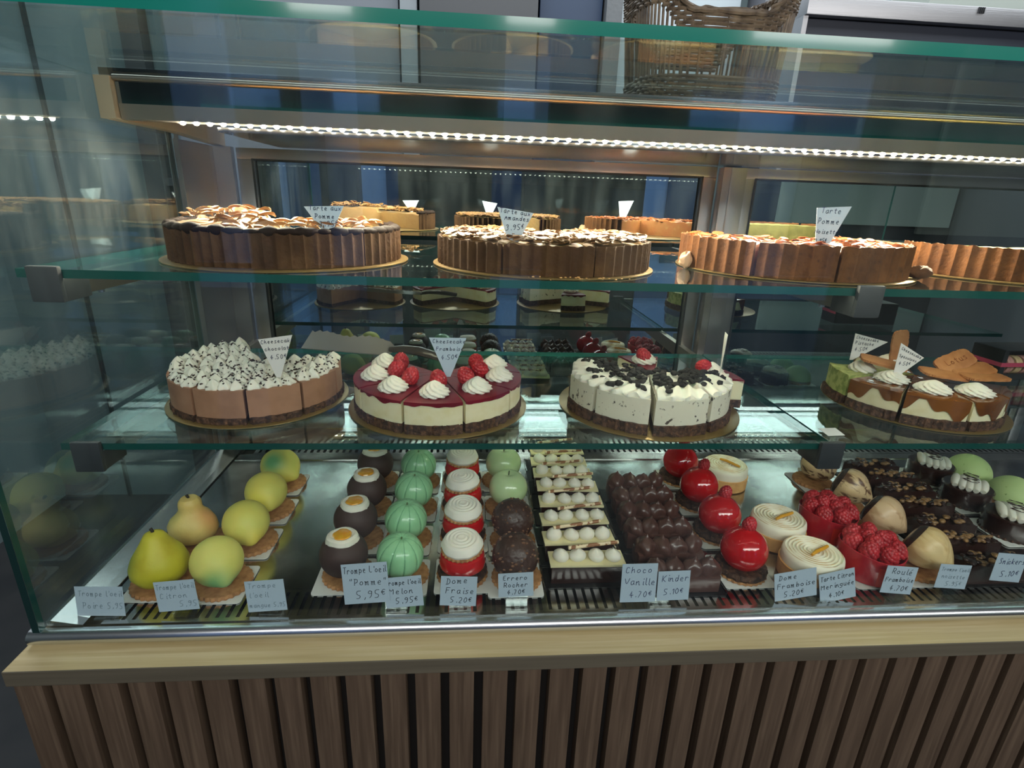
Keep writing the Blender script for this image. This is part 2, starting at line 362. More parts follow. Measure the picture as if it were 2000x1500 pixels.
# deck: steel floor pan with slotted grilles
dk = thing('display_deck', 'polished stainless steel floor of the display case under the pastries', 'display floor', (0, 0, .90))
bm = NB(); box(bm, -.455, XR, .613, 1.012, -.012, -.0012); obj('deck_plate', bm, M_deck, dk, False)
bm = NB(); box(bm, -.5, XR, .5525, 1.2, -.02, -.0125); obj('drain_pan', bm, mat('pan_dark', S(26, 27, 28), .5), dk, False)
def grille(name, y0, y1, x0, pitch, wdt):
    bm = NB(); box(bm, x0, XR, y0, y0+.006, -.004, -.0008); box(bm, x0, XR, y1-.006, y1, -.004, -.0008)
    x = x0
    while x < XR-.02: box(bm, x, x+pitch-wdt, y0+.006, y1-.006, -.004, -.0008); x += pitch
    return obj(name, bm, M_steel, dk, False)
g = grille('front_grille', .556, .611, -.44, .0122, .0045); 
g2 = grille('rear_grille', 1.013, 1.049, -.43, .0127, .0055)
bm = NB(); box(bm, -.4545, XR, .6115, .6128, -.012, -.0005); box(bm, -.4545, XR, .985, .988, -.0015, .0005); obj('lip', bm, M_steel, dk, False)
bm = NB()
pf = [(-.4995, .006), (-.493, .008), (-.470, .003), (-.458, .001), (-.4565, -.006), (-.4995, -.012)]
a = [bm.verts.new((x, .5535, z)) for x, z in pf]; b = [bm.verts.new((x, 1.05, z)) for x, z in pf]
for i in range(6): bm.faces.new((a[i], b[i], b[(i+1) % 6], a[(i+1) % 6]))
bm.faces.new(a); bm.faces.new(b); obj('side_channel', bm, M_steel, dk, False)
bm = NB(); box(bm, -.4995, XR, 1.0505, 1.186, -.012, .040, 0, .002); obj('rear_ledge', bm, M_steel, dk)
# glass panes
def pane(name, lab, x0, x1, y0, y1, z0, z1, mg, me, edges, cat='glass pane'):
    """edges: normals of the narrow sides that show the green cut edge"""
    bm = NB(); fs = box(bm, x0, x1, y0, y1, z0, z1)
    for f in bm.faces:
        f.normal_update(); c = f.calc_center_median()
        s = {'+x': abs(c.x-x1) < 1e-6, '-x': abs(c.x-x0) < 1e-6, '+y': abs(c.y-y1) < 1e-6, '-y': abs(c.y-y0) < 1e-6, '+z': abs(c.z-z1) < 1e-6, '-z': abs(c.z-z0) < 1e-6}
        if any(s[e] for e in edges): f.material_index = 1
    return tag(obj(name, bm, [mg, me], None, False), lab, cat)
pane('front_glass', 'tall clear front pane of the display case standing in the chrome rail', -.4995, XR, .5440, .5520, .8992, 1.5355, M_glass, M_gedge2, ('+x', '-x'))
pane('end_glass', 'grey-tinted glass end panel closing the left side of the case', -.5080, -.5000, .5440, 1.0290, .8992, 1.5355, M_side, mat('end_edge_dark', S(24, 48, 48), .15), ('-y', '+y'))
pane('top_glass', 'thick horizontal glass top with a bright teal-green front edge', -.5080, XR, .5400, .8520, 1.5360, 1.5470, M_topg, M_gedge, ('-y',))
GS = 'glass shelves in the display case'
o = pane('glass_shelf', 'upper left glass shelf carrying the apple, almond and hazelnut tarts', -.494, .485, .635, 1.075, 1.300, 1.3095, M_shelf, M_gedge2, ('-y', '+y', '-x', '+x')); o['group'] = GS
o = pane('glass_shelf', 'upper right glass shelf carrying the green-topped tart', .489, XR-.002, .635, 1.075, 1.300, 1.3095, M_shelf, M_gedge2, ('-y', '+y', '-x', '+x')); o['group'] = GS
o = pane('glass_shelf', 'lower left glass shelf carrying the three round cheesecakes', -.494, .485, .635, 1.075, 1.092, 1.1005, M_shelf, M_gedge2, ('-y', '+y', '-x', '+x')); o['group'] = GS
o = pane('glass_shelf', 'lower right glass shelf carrying the caramel cheesecake and the black box', .489, XR-.002, .635, 1.075, 1.092, 1.1005, M_shelf, M_gedge2, ('-y', '+y', '-x', '+x')); o['group'] = GS
def bracket(x, z, lab):
    t = thing('shelf_bracket', lab, 'bracket', (x, .627, z), 0, 'brackets holding the glass shelves')
    bm = NB(); box(bm, -.017, .017, 0, .0075, -.036, .004, 0, .003); box(bm, -.0155, .0155, .0076, .05, -.036, -.0104, 0, .002); obj('front_cap', bm, M_clip, t)
    bm = NB(); v = [(-.014, .0505, -.034), (.014, .0505, -.034), (.014, .5595, -.040), (-.014, .5595, -.040)]
    a = [bm.verts.new(p) for p in v]; b = [bm.verts.new((p[0], p[1], -.0106 if i < 2 else -.0106)) for i, p in enumerate(v)]
    bm.faces.new(a); bm.faces.new(b)
    for i in range(4): bm.faces.new((a[i], a[(i+1) % 4], b[(i+1) % 4], b[i]))
    bmesh.ops.scale(bm, vec=(.45, 1, 1), verts=bm.verts); obj('arm', bm, M_lip, t, False)
    bm = NB(); lathe(bm, [(.004, -.0390), (.004, -.0362)], 10, off=(0, .09, 0)); obj('screw', bm, M_chrome, t)
    return t
bracket(-.462, 1.310, 'grey bracket under the left end of the upper glass shelf')
bracket(.487, 1.310, 'grey bracket under the join of the upper glass shelves')
bracket(-.462, 1.101, 'dark bracket under the left end of the lower glass shelf')
bracket(.487, 1.101, 'dark bracket under the join of the lower glass shelves')
# canopy with the led strip
t = thing('light_canopy', 'steel canopy box along the top rear of the case that carries the lights', 'canopy', (0, 0, 1.40))
bm = NB(); box(bm, -.478, XR, .8560, .8600, .1035, .1355); obj('front_pane', bm, M_dmir, t, False)
bm = NB(); tube(bm, [(-.478, .8535, .1345), (XR, .8535, .1345)], .0042, 12); obj('top_bead', bm, M_lip, t)
bm = NB(); pf = [(.8545, .1034), (.8565, .0846), (.8720, .0840), (.8740, .0905), (.8980, .0910), (.8980, .0930), (.8600, .0930), (.8590, .1034)]
a = [bm.verts.new((-.478, y, z)) for y, z in pf]; b = [bm.verts.new((XR, y, z)) for y, z in pf]
for i in range(len(pf)): bm.faces.new((a[i], b[i], b[(i+1) % len(pf)], a[(i+1) % len(pf)]))
bm.faces.new(a); bm.faces.new(b); obj('lip', bm, M_lip, t, False)
bm = NB(); box(bm, -.37, XR, .8990, 1.19, .0770, .0830); box(bm, -.4990, XR, .8602, 1.2, .1365, .1470); obj('underside', bm, mat('canopy_underside', (.24, .24, .25, 1), .16, 1), t, False)
bm = NB()
pl = [(.846, .0835), (1.024, .0835), (1.19, .0765), (1.19, .1355), (.846, .1355)]
a = [bm.verts.new((-.4992, y, z)) for y, z in pl]; b = [bm.verts.new((-.4790, y, z)) for y, z in pl]
for i in range(5): bm.faces.new((a[i], b[i], b[(i+1) % 5], a[(i+1) % 5]))
bm.faces.new(a); bm.faces.new(b); obj('end_plate', bm, M_tan, t, False)
ls = thing('led_strip', 'glowing warm white led strip along the canopy above the tarts', 'light', (-.42, .886, 1.4868))
bm = NB(); box(bm, 0, XR+.42, -.004, .004, -.0015, .0015); obj('diffuser', bm, mat('led_channel', S(255, 226, 170), .4, emit=((1, .80, .48, 1), 2.2)), ls, False)
bm = NB(); lathe(bm, [(0, -.0042), (.0026, -.0036), (.0040, -.0018), (.0042, -.0016)], 10); d0 = obj('led_diode', bm, mat('led_diode', (1, 1, 1, 1), .4, emit=((1, .92, .74, 1), 30)), ls)
d0.location = (.008, 0, 0)
for k in range(1, 78):
    d = d0.copy(); C.objects.link(d); d.parent = ls; d.location = (.008+.0186*k, 0, 0)
# sliding mirror doors at the rear
def sdoor(x0, x1, lab):
    t = thing('sliding_door', lab, 'sliding door', (0, 0, 1.40), 0, 'mirror doors at the back of the case')
    bm = NB(); box(bm, x0-.030, x1+.030, 1.187, 1.199, .0545, .0755, 0, .001); box(bm, x0-.030, x0-.0002, 1.187, 1.199, -.458, .0543, 0, .001)
    box(bm, x1+.0002, x1+.030, 1.187, 1.199, -.458, .0543, 0, .001); obj('frame', bm, M_alu, t)
    bm = NB(); box(bm, x0, x1, 1.196, 1.1988, -.458, .0542); obj('mirror_panel', bm, M_mirror, t, False)
    bm = NB(); box(bm, x0-.002, x0+.002, 1.1855, 1.1868, -.458, .056); box(bm, x1-.002, x1+.002, 1.1855, 1.1868, -.458, .056); box(bm, x0, x1, 1.1855, 1.1868, .0525, .0558); obj('seal', bm, M_black, t, False)
sdoor(-.430, .484, 'left sliding mirror door behind the shelves')
bm = NB(); box(bm, .516, .566, 1.160, 1.186, .9405, 1.474, 0, .001); box(bm, .532, .535, 1.1585, 1.1599, .9405, 1.474)
tag(obj('centre_post', bm, M_alu, None, True), 'brushed aluminium upright between the two mirror doors', 'post')
sdoor(.600, XR-.034, 'right sliding mirror door behind the shelves')
bm = NB(); box(bm, -.4990, -.4962, 1.0295, 1.186, .9405, 1.4755); box(bm, -.4960, -.4905, 1.0290, 1.0330, .9095, 1.482)
box(bm, -.4960, -.463, 1.1710, 1.1860, .9405, 1.4755)
tag(obj('corner_post', bm, M_alu, None, False), 'polished steel corner upright at the rear left of the case', 'post')
# wicker basket on the canopy top
wk = mat('wicker', S(112, 96, 78), .55, noise_=[(60, S(72, 60, 50), .4, .7, I3), (25, S(150, 132, 110), .55, .8, I3)])
t = thing('wicker_basket', 'brown wicker bread basket with raised ends standing on top of the case', 'basket', (.385, 1.02, 1.548))
def brim(a):   # a along the outline 0..1 -> x,y,rim height
    th = 2*PI*a; c, s_ = cos(th), sin(th); e = .5
    x = .128*math.copysign(abs(c)**e, c); y = .095*math.copysign(abs(s_)**e, s_)
    k = min(1, max(0, (abs(x)-.055)/.06)); return x, y, .128+.055*k*k*(3-2*k)
NW = 64; bm = NB()
for k in range(NW):
    x, y, h_ = brim(k/NW); tube(bm, [(x*.88, y*.88, .002), (x*.94, y*.94, h_*.5), (x, y, h_)], .0022, 6)
obj('stakes', bm, wk, t)
bm = NB()
for r in range(31):
    z = .006+r*.0058
    seg = []
    for k in range(NW*3+1):
        x, y, h_ = brim(k/(NW*3.0)); ok = z < h_ and not (.045 < z < h_-.045)
        f = .88+.12*z/h_ if h_ else 1; wv = 1+.016*(1 if (k//3+r) % 2 else -1)*abs(sin(PI*k/3))
        if ok: seg.append((x*f*wv, y*f*wv, z))
        if (not ok or k == NW*3) and len(seg) > 2: tube(bm, seg, .0030, 5); seg = []
        elif not ok: seg = []
obj('weave', bm, wk, t)
bm = NB()
for ph in (0, PI):
    tube(bm, [(brim(k/192)[0]+.003*cos(k*.9+ph), brim(k/192)[1]+.003*sin(k*.9+ph), brim(k/192)[2]+.003*sin(k*.9+ph)) for k in range(193)], .0036, 6)
obj('rim', bm, wk, t)
bm = NB(); lathe(bm, [(0, .001), (.1, .001), (.1, .004), (0, .004)], 32); bmesh.ops.scale(bm, vec=(1.05, .75, 1), verts=bm.verts); obj('bottom', bm, wk, t)

# ------------------------------------------------------------------ pastries on the deck (z = 0 at the deck)
ZD = .8995
M_card = mat('pastry_card', S(226, 226, 224), .5)
M_bisc = mat('biscuit', S(196, 142, 92), .75, noise_=[(120, S(160, 108, 66), .4, .7, I3)], bump=(500, .25), sss=.1)
M_crumb = mat('chocolate_crumb', S(92, 62, 46), .7, noise_=[(160, S(52, 32, 24), .4, .6, I3), (240, S(140, 96, 66), .6, .75, I3)], bump=(420, .9))
M_cream = mat('whipped_cream', S(238, 232, 218), .5, sss=.25, bump=(120, .08))
M_choc = mat('dark_chocolate_velvet', S(66, 46, 42), .62, bump=(300, .12))
M_chocg = mat('dark_chocolate_gloss', S(50, 30, 26), .24, coat=.3, bump=(60, .15))
M_redg = mat('red_mirror_glaze', S(196, 24, 30), .10, coat=1, sss=.1)
M_rasp = mat('raspberry', S(196, 44, 54), .42, coat=.15, sss=.25, sssr=(.02, .003, .003), noise_=[(90, S(150, 22, 34), .35, .7, I3)])
def dist(p, q): return (Vector(p)-Vector(q)).length
def scallop(bm, r, z0, z1, n=28, off=(0, 0, 0), mi=0):
    lathe(bm, [(0, z0), (r*.97, z0), (r, z0+(z1-z0)*.4), (r*.97, z1), (r*.90, z1), (0, z1)], 112, lambda t, i, rr, z: (rr*(1+(.03*cos(n*t) if i in (1, 2, 3) else 0)), z), mi, off, cap=False)
def base_card(t, tab=True, hx=.0375):
    bm = NB(); rounded_plate(bm, hx, hx, .005, .0002, .0012)
    v = [bm.verts.new(p) for p in ((-.008, hx-.0003, .0004), (.008, hx-.0003, .0004), (.006, hx+.008, .007), (-.006, hx+.008, .007))]; bm.faces.new(v)
    w2 = [bm.verts.new((q.co.x, q.co.y, q.co.z+.0006)) for q in v]; bm.faces.new(w2)
    for i in range(4): bm.faces.new((v[i], v[(i+1) % 4], w2[(i+1) % 4], w2[i]))
    return obj('base_card', bm, M_card, t)
def biscuit(t, r=.034, z0=.0015, z1=.0075, m_=None, name='biscuit_base', off=(0, 0, 0)):
    bm = NB(); scallop(bm, r, z0, z1, off=off); return obj(name, bm, m_ or M_bisc, t)
def swirl(name, parent, r, h_, loc, m_=None, lobes=7, twist=2.2, turns=None, tip=True, amp=.16, rz=0, tiltv=None):
    """piped rosette: ridged, twisted, stacked"""
    bm = NB(); P = [(0, 0), (r*.92, .0), (r, h_*.14), (r*.95, h_*.30), (r*.80, h_*.42), (r*.74, h_*.52), (r*.58, h_*.64), (r*.46, h_*.74), (r*.28, h_*.86), (r*.13, h_*.95), (0, h_)]
    P2 = []
    for a, b in zip(P, P[1:]): P2 += [a, ((a[0]+b[0])/2, (a[1]+b[1])/2)]
    P2.append(P[-1])
    lathe(bm, P2, 84, lambda t, i, rr, z: (rr*(1+amp*abs(sin((t+twist*z/h_)*lobes/2))-amp*.5), z), cap=False)
    o = obj(name, bm, m_ or M_cream, parent, True, 80); o.location = loc; o.rotation_euler = (0, 0, rz)
    if tiltv: o.rotation_euler = (tiltv[0], tiltv[1], rz)
    return o
# raspberry mesh shared by every raspberry
def rasp_mesh():
    bm = NB(); N = 62; pts = []
    for k in range(N):
        z = 1-2*(k+.5)/N; ph = k*2.39996; rr = math.sqrt(1-z*z); pts.append(Vector((rr*cos(ph), rr*sin(ph), z)))
    def f(d):
        q = max(pts, key=lambda p: p.dot(d)); a = math.acos(min(1, q.dot(d))); b = 1+.17*math.sqrt(max(0, 1-(a/.27)**2))
        r = .0092*b*(1-.10*d.z); zz = d.z*.0112*b
        if d.z < -.75: zz += .005*(-d.z-.75)*4
        return (d.x*r, d.y*r, zz)
    blob(bm, 5, f); me = obj('raspberry', bm, M_rasp)
    m_ = me.data; bpy.data.objects.remove(me); return m_
RM = rasp_mesh()
def rasp(parent, loc, s=1, rot=(0, 0, 0)):
    o = bpy.data.objects.new('raspberry', RM); C.objects.link(o); o.parent = parent; o.location = loc; o.scale = (s, s, s); o.rotation_euler = rot; return o
ORD = ['at the front of', 'second from the front of', 'third from the front of', 'at the back of']
def row_place(proto, spots, labf, cat, group, jit=.15):
    """the first spot takes the prototype, the others get copies turned about on their cards; labf(i)->label"""
    for i, (x, y) in enumerate(spots):
        if i == 0: proto.location = (x, y, ZD); proto['label'] = labf(i); proto['group'] = group; proto['category'] = cat
        else:
            r = dup(proto, (x, y, ZD), R_.uniform(-.03, .03), labf(i)); q = Matrix.Rotation(R_.uniform(-jit, jit), 4, 'Z')
            for c in kids(r):
                if not c.name.startswith('base_card'): c.matrix_basis = q @ c.matrix_basis
# --- pears
MP1 = patch(mat('pear_yellow', S(206, 196, 62), .5, noise_=[(40, S(190, 170, 44), .45, .7, I3)], sss=.2, bump=(300, .1)), [((.02, -.03, .02), .05, S(196, 186, 40)), ((-.03, -.01, .04), .035, S(150, 160, 50))])
MP2 = patch(mat('pear_peach', S(226, 202, 124), .5, noise_=[(30, S(214, 180, 104), .4, .7, I3)], sss=.2, bump=(240, .2)), [((.03, .0, .05), .035, S(232, 172, 110)), ((-.03, -.015, .06), .03, S(196, 190, 110))])
def pear(lab, x, y, m_, lump, seed, prof):
    t = thing('pear_pastry', lab, 'pastry', (x, y, ZD), 0, 'pear-shaped pastries'); base_card(t); biscuit(t, .0375)
    bm = NB(); lathe(bm, prof, 48, lambda a, i, r, z: (r*(1+lump*nz((cos(a), sin(a), z*30), 1.6, seed)), z), cap=False); obj('body', bm, m_, t)
    bm = NB(); zt = prof[-1][1]; tube(bm, [(0, 0, zt-.003), (-.001, 0, zt+.002), (-.003, .001, zt+.0045)], [.0022, .0018, .0022], 8); obj('stem', bm, mat('pear_stem', S(40, 32, 26), .7), t)
pear('smooth yellow-green pear-shaped pastry at the front left of the case', -.404, .628, MP1, .03, 2, [(0, .008), (.020, .0085), (.029, .014), (.0345, .024), (.0345, .034), (.030, .046), (.0235, .056), (.0175, .065), (.0145, .071), (.0115, .076), (.006, .079), (0, .0795)])
pear('lumpy peach-coloured pear-shaped pastry behind the yellow-green one', -.402, .716, MP2, .08, 5, [(0, .008), (.018, .0085), (.028, .015), (.032, .025), (.0315, .036), (.027, .046), (.019, .054), (.0155, .060), (.0155, .067), (.0145, .072), (.011, .0765), (.005, .078), (0, .0765)])
# --- lemons
def lemon_body(tip):
    T = Vector(tip).normalized()
    def f(d):
        a = d.dot(T); k = max(0, a); r = .0325*(1+.24*math.exp(-((1-k)/.045))+.03*k**3+.015*nz(d, 2)); r *= 1+.05*(a*a-.3)
        v = d*r; v.z *= .96; return (v.x, v.y, max(v.z, -.030))
    return f
lem = [((.55, -.75, -.35), (-.327, .622), [((.01, -.026, -.012), .028, S(116, 176, 112)), ((.03, -.02, -.03), .03, S(150, 200, 140))]),
       ((.45, -.8, -.4), (-.324, .712), [((.03, -.03, -.02), .03, S(236, 216, 90))]),
       ((.35, -.8, -.3), (-.326, .800), [((.0, -.03, .0), .03, S(236, 222, 96))]),
       ((.85, -.55, -.35), (-.332, .888), [((-.004, -.022, .018), .030, S(108, 164, 110)), ((.02, -.02, -.02), .02, S(232, 214, 90))])]
LL = ['pale yellow lemon-shaped pastry shading to green, at the front of the lemon column', 'plain yellow lemon-shaped pastry second from the front of the lemon column', 'plain yellow lemon-shaped pastry third from the front of the lemon column', 'yellow lemon-shaped pastry with a green blush at the back of the column']
for i, (tip, (x, y), pt) in enumerate(lem):
    t = thing('lemon_pastry', LL[i], 'pastry', (x, y, ZD), 0, 'lemon-shaped pastries'); base_card(t); biscuit(t, .036, off=(.003, 0, 0))
    bm = NB(); blob(bm, 4, lemon_body(tip))
    mm = patch(mat('lemon_skin_%d' % i, S(228, 218, 118) if i == 0 else S(230, 216, 108), .5, sss=.25, bump=(320, .12), noise_=[(26, S(216, 214, 110), .4, .7, I3)]), pt)
    b_ = obj('body', bm, mm, t); b_.location = (-.001, 0, .0385)
# --- dark chocolate spheres with cream and amber filling
M_amb = mat('amber_filling', S(226, 150, 34), .18, coat=.6, sss=.2, noise_=[(90, S(236, 182, 60), .4, .7, I3)], bump=(120, .4))
def shell_pastry():
    t = thing('chocolate_shell_pastry', '', 'pastry'); base_card(t); biscuit(t, .0345, off=(.004, .002, 0))
    bm = NB(); P = [(0, .0075)]
    for k in range(1, 15):
        a = PI*(.08+.735*k/15); P.append((.0320*sin(a), .0375-.0310*cos(a)))
    P += [(.019, .058), (0, .058)]
    lathe(bm, P, 48, cap=False); obj('shell', bm, M_choc, t)
    bm = NB(); lathe(bm, [(0, .058), (.0195, .0585), (.0215, .0615), (.0195, .0665), (.0155, .0685), (.0125, .0675), (.0115, .0665), (0, .0665)], 48, lambda a, i, r, z: (r*(1+.09*nz((cos(a), sin(a), 0), 1.3, 3)+.03*nz((cos(a), sin(a), 0), 5, 3)), z-(.006*max(0, nz((cos(a), sin(a), 0), 2.2, 8)) if i in (1, 2) else 0)), cap=False); obj('cream_ring', bm, M_cream, t)
    bm = NB(); lathe(bm, [(.0135, .0662), (.0120, .0690), (.006, .0702), (0, .0698)], 40, lambda a, i, r, z: (r*(1+.22*nz((cos(a), sin(a), 0), 1.8, 6)), z), cap=True); obj('filling', bm, M_amb, t)
    return t
row_place(shell_pastry(), [(-.168, .634), (-.169, .720), (-.168, .808), (-.169, .898)], lambda i: 'dark chocolate ball with cream and amber filling, '+ORD[i]+' its column', 'pastry', 'chocolate balls filled with cream', .9)
# --- melons
MM = mat('melon_skin', S(150, 206, 158), .28, coat=.35, sss=.15, bump=(200, .06))
_nt = MM.node_tree; _tc = _nt.nodes.new('ShaderNodeTexCoord'); _sx = _nt.nodes.new('ShaderNodeSeparateXYZ'); _nt.links.new(_tc.outputs['Object'], _sx.inputs[0])
_at = _nt.nodes.new('ShaderNodeMath'); _at.operation = 'ARCTAN2'; _nt.links.new(_sx.outputs[1], _at.inputs[0]); _nt.links.new(_sx.outputs[0], _at.inputs[1])
_ml = _nt.nodes.new('ShaderNodeMath'); _ml.operation = 'MULTIPLY'; _ml.inputs[1].default_value = 5; _nt.links.new(_at.outputs[0], _ml.inputs[0])
_cs = _nt.nodes.new('ShaderNodeMath'); _cs.operation = 'COSINE'; _nt.links.new(_ml.outputs[0], _cs.inputs[0])
_ab = _nt.nodes.new('ShaderNodeMath'); _ab.operation = 'ABSOLUTE'; _nt.links.new(_cs.outputs[0], _ab.inputs[0])
_mr = _nt.nodes.new('ShaderNodeMapRange'); _mr.inputs[1].default_value = .22; _mr.inputs[2].default_value = 0; _nt.links.new(_ab.outputs[0], _mr.inputs[0])
_mx = _nt.nodes.new('ShaderNodeMix'); _mx.data_type = 'RGBA'; _nt.links.new(_mr.outputs[0], _mx.inputs[0]); _mx.inputs[6].default_value = S(152, 208, 160); _mx.inputs[7].default_value = S(94, 150, 112)
_nt.links.new(_mx.outputs[2], _nt.nodes['Principled BSDF'].inputs['Base Color'])
def melon():
    t = thing('melon_pastry', '', 'pastry'); base_card(t); biscuit(t, .0345, off=(.003, .001, 0))
    bm = NB()
    def f(d):
        a = math.atan2(d.y, d.x); g = 1-.05*max(0, 1-abs(cos(5*a))/.3)*math.sqrt(max(0, 1-d.z*d.z)); r = .0315*g*(1-.10*math.exp(-(1-d.z)/.012)); return (d.x*r, d.y*r, d.z*r*.97)
    blob(bm, 5, f, (0, 0, 0)); o = obj('body', bm, MM, t); o.location = (0, 0, .0375); o.rotation_euler = (.15, .1, .3)
    bm = NB(); tube(bm, [(0, 0, .0), (.0005, 0, .003)], .0012, 6); s_ = obj('stem', bm, mat('green_stem', S(96, 120, 80), .6), t); s_.location = (.003, -.0045, .0655)
    return t
row_place(melon(), [(-.092, .630), (-.094, .716), (-.091, .804), (-.091, .892)], lambda i: 'pale green ribbed melon-shaped pastry '+ORD[i]+' its column', 'pastry', 'melon-shaped pastries', .5)
# --- red domes with meringue lids
def lidded():
    t = thing('lidded_dome_pastry', '', 'pastry'); base_card(t); biscuit(t, .035)
    bm = NB(); lathe(bm, [(0, .0075), (.033, .0076), (.0345, .011), (.032, .0155), (0, .0155)], 60, lambda a, i, r, z: (r*(1+.04*nz((cos(a)*9, sin(a)*9, z*300), 1, 2)), z+.001*nz((cos(a)*8, sin(a)*8, 0), 1, 4)), cap=False); obj('crunchy_base', bm, M_crumb, t)
    bm = NB(); lathe(bm, [(0, .0150), (.025, .0152), (.0315, .022), (.0325, .030), (.0295, .039), (.022, .0445), (0, .0455)], 48, cap=False); obj('glazed_dome', bm, M_redg, t)
    lid = obj('biscuit_lid', (lambda b: (scallop(b, .029, 0, .0045), b)[1])(NB()), M_bisc, t); lid.location = (0, 0, .0445); lid.rotation_euler = (.10, -.05, 0)
    bm = NB(); P = [(0, .0046), (.0275, .0046), (.0285, .008), (.0245, .0165)]
    for k in range(9):
        r = .0235*(1-k/9); P += [(r, .0172+.0012*(k % 2)+.0002*k)]
    P.append((0, .019)); lathe(bm, P, 56, lambda a, i, r, z: (r*(1+(.05*nz((cos(a), sin(a), 0), 3, 5) if i in (1, 2) else 0)), z), cap=False)
    c = obj('meringue', bm, mat('meringue', S(240, 234, 224), .55, sss=.2), lid)
    return t
row_place(lidded(), [(-.008, .632), (-.008, .720), (-.010, .806), (-.012, .898)], lambda i: 'glossy red pastry with a white swirled lid, '+ORD[i]+' its column', 'pastry', 'red pastries with white swirled lids', .7)
# --- apples
MA = mat('green_apple_glaze', S(200, 222, 172), .22, coat=.5, sss=.2, noise_=[(30, S(186, 214, 156), .4, .7, I3)])
def apple():
    t = thing('apple_pastry', '', 'pastry'); base_card(t); biscuit(t, .0345, off=(-.004, -.002, 0))
    bm = NB()
    def f(d):
        r = .0318*(1-.24*math.exp(-(1-d.z)/.07))*(1+.012*cos(5*math.atan2(d.y, d.x))*(1-abs(d.z))); return (d.x*r*1.02, d.y*r*1.02, d.z*r*.98*(1-.05*(d.z < 0)))
    blob(bm, 5, f); o = obj('body', bm, MA, t); o.location = (0, 0, .0385)
    bm = NB(); tube(bm, [(0, 0, .060), (.0005, 0, .065), (.001, .0005, .0700)], .0009, 6); obj('stem', bm, mat('apple_stem', S(40, 36, 28), .7), t); return t
row_place(apple(), [(.066, .806), (.063, .896)], lambda i: ['pale green glazed apple-shaped pastry in front of the other apple', 'pale green glazed apple-shaped pastry at the back of its column'][i], 'pastry', 'apple-shaped pastries', .4)
# --- nut chocolate spheres
M_nut = mat('chopped_nut', S(120, 84, 64), .45, coat=.2)
def rocher():
    t = thing('nut_chocolate_ball', '', 'pastry'); base_card(t); biscuit(t, .0345, off=(.003, 0, 0)); bm = NB()
    blob(bm, 5, lambda d: tuple(d*.0315*(1+.035*nz(d, 9, 1)+.02*nz(d, 20, 2)))); o = obj('body', bm, mat('rocher_chocolate', S(70, 48, 42), .42, coat=.15, bump=(260, .3)), t); o.location = (0, 0, .0385)
    bm = NB(); rg = random.Random(3)
    for k in range(90):
        z = rg.uniform(-.5, 1); a = rg.uniform(0, 2*PI); d = Vector((math.sqrt(1-z*z)*cos(a), math.sqrt(1-z*z)*sin(a), z)); s_ = rg.uniform(.0009, .0022)
        blob(bm, 1, lambda q: (q.x*s_*1.4, q.y*s_, q.z*s_), d*.0317)
    n_ = obj('nut_pieces', bm, M_nut, t); n_.location = (0, 0, .0385); n_['kind'] = 'stuff'; return t
row_place(rocher(), [(.064, .622), (.067, .711)], lambda i: ['dark nut-studded chocolate ball at the front, behind its small price card', 'dark nut-studded chocolate ball between the front one and the apples'][i], 'pastry', 'nut chocolate balls', 1.5)
# --- vanilla bars
M_wchoc = mat('white_chocolate_slab', S(236, 222, 176), .4, sss=.2)
M_tray = mat('black_tray', S(22, 22, 24), .35)
def roll_mat():
    M = mat('striped_chocolate_roll', S(232, 208, 168), .4); nt = M.node_tree; tc = nt.nodes.new('ShaderNodeTexCoord'); wv = nt.nodes.new('ShaderNodeTexWave'); wv.inputs['Scale'].default_value = 12; wv.inputs['Distortion'].default_value = 5; wv.inputs['Detail Scale'].default_value = 8
    nt.links.new(tc.outputs['Object'], wv.inputs[0]); r = nt.nodes.new('ShaderNodeValToRGB'); r.color_ramp.elements[0].color = S(150, 98, 62); r.color_ramp.elements[0].position = .30; r.color_ramp.elements[1].color = S(238, 216, 178); r.color_ramp.elements[1].position = .5
    nt.links.new(wv.outputs['Fac'], r.inputs[0]); nt.links.new(r.outputs[0], nt.nodes['Principled BSDF'].inputs['Base Color']); return M
M_roll = roll_mat()
def drop(t, r, h_, loc, rz):
    bm = NB(); lathe(bm, [(0, 0), (r*.85, 0), (r, h_*.16), (r*1.02, h_*.34), (r*.9, h_*.54), (r*.66, h_*.70), (r*.36, h_*.82), (r*.14, h_*.92), (0, h_)], 28, lambda a, i, q, z: (q*(1+.04*sin(2*a+rz)), z+.0006*sin(a+rz)), cap=False); o = obj('cream_drop', bm, M_cream, t); o.location = loc; return o
def tray(t, hx=.058, hy=.0215):
    bm = NB(); rounded_plate(bm, hx, hy, .004, .0002, .0014)
    for sx in (-1, 1):
        tube(bm, [(sx*hx, -hy+.003, .001), (sx*(hx+.001), -hy+.003, .006), (sx*(hx+.001), hy-.003, .006), (sx*hx, hy-.003, .001)], .0007, 5)
    o = obj('tray', bm, M_tray, t)
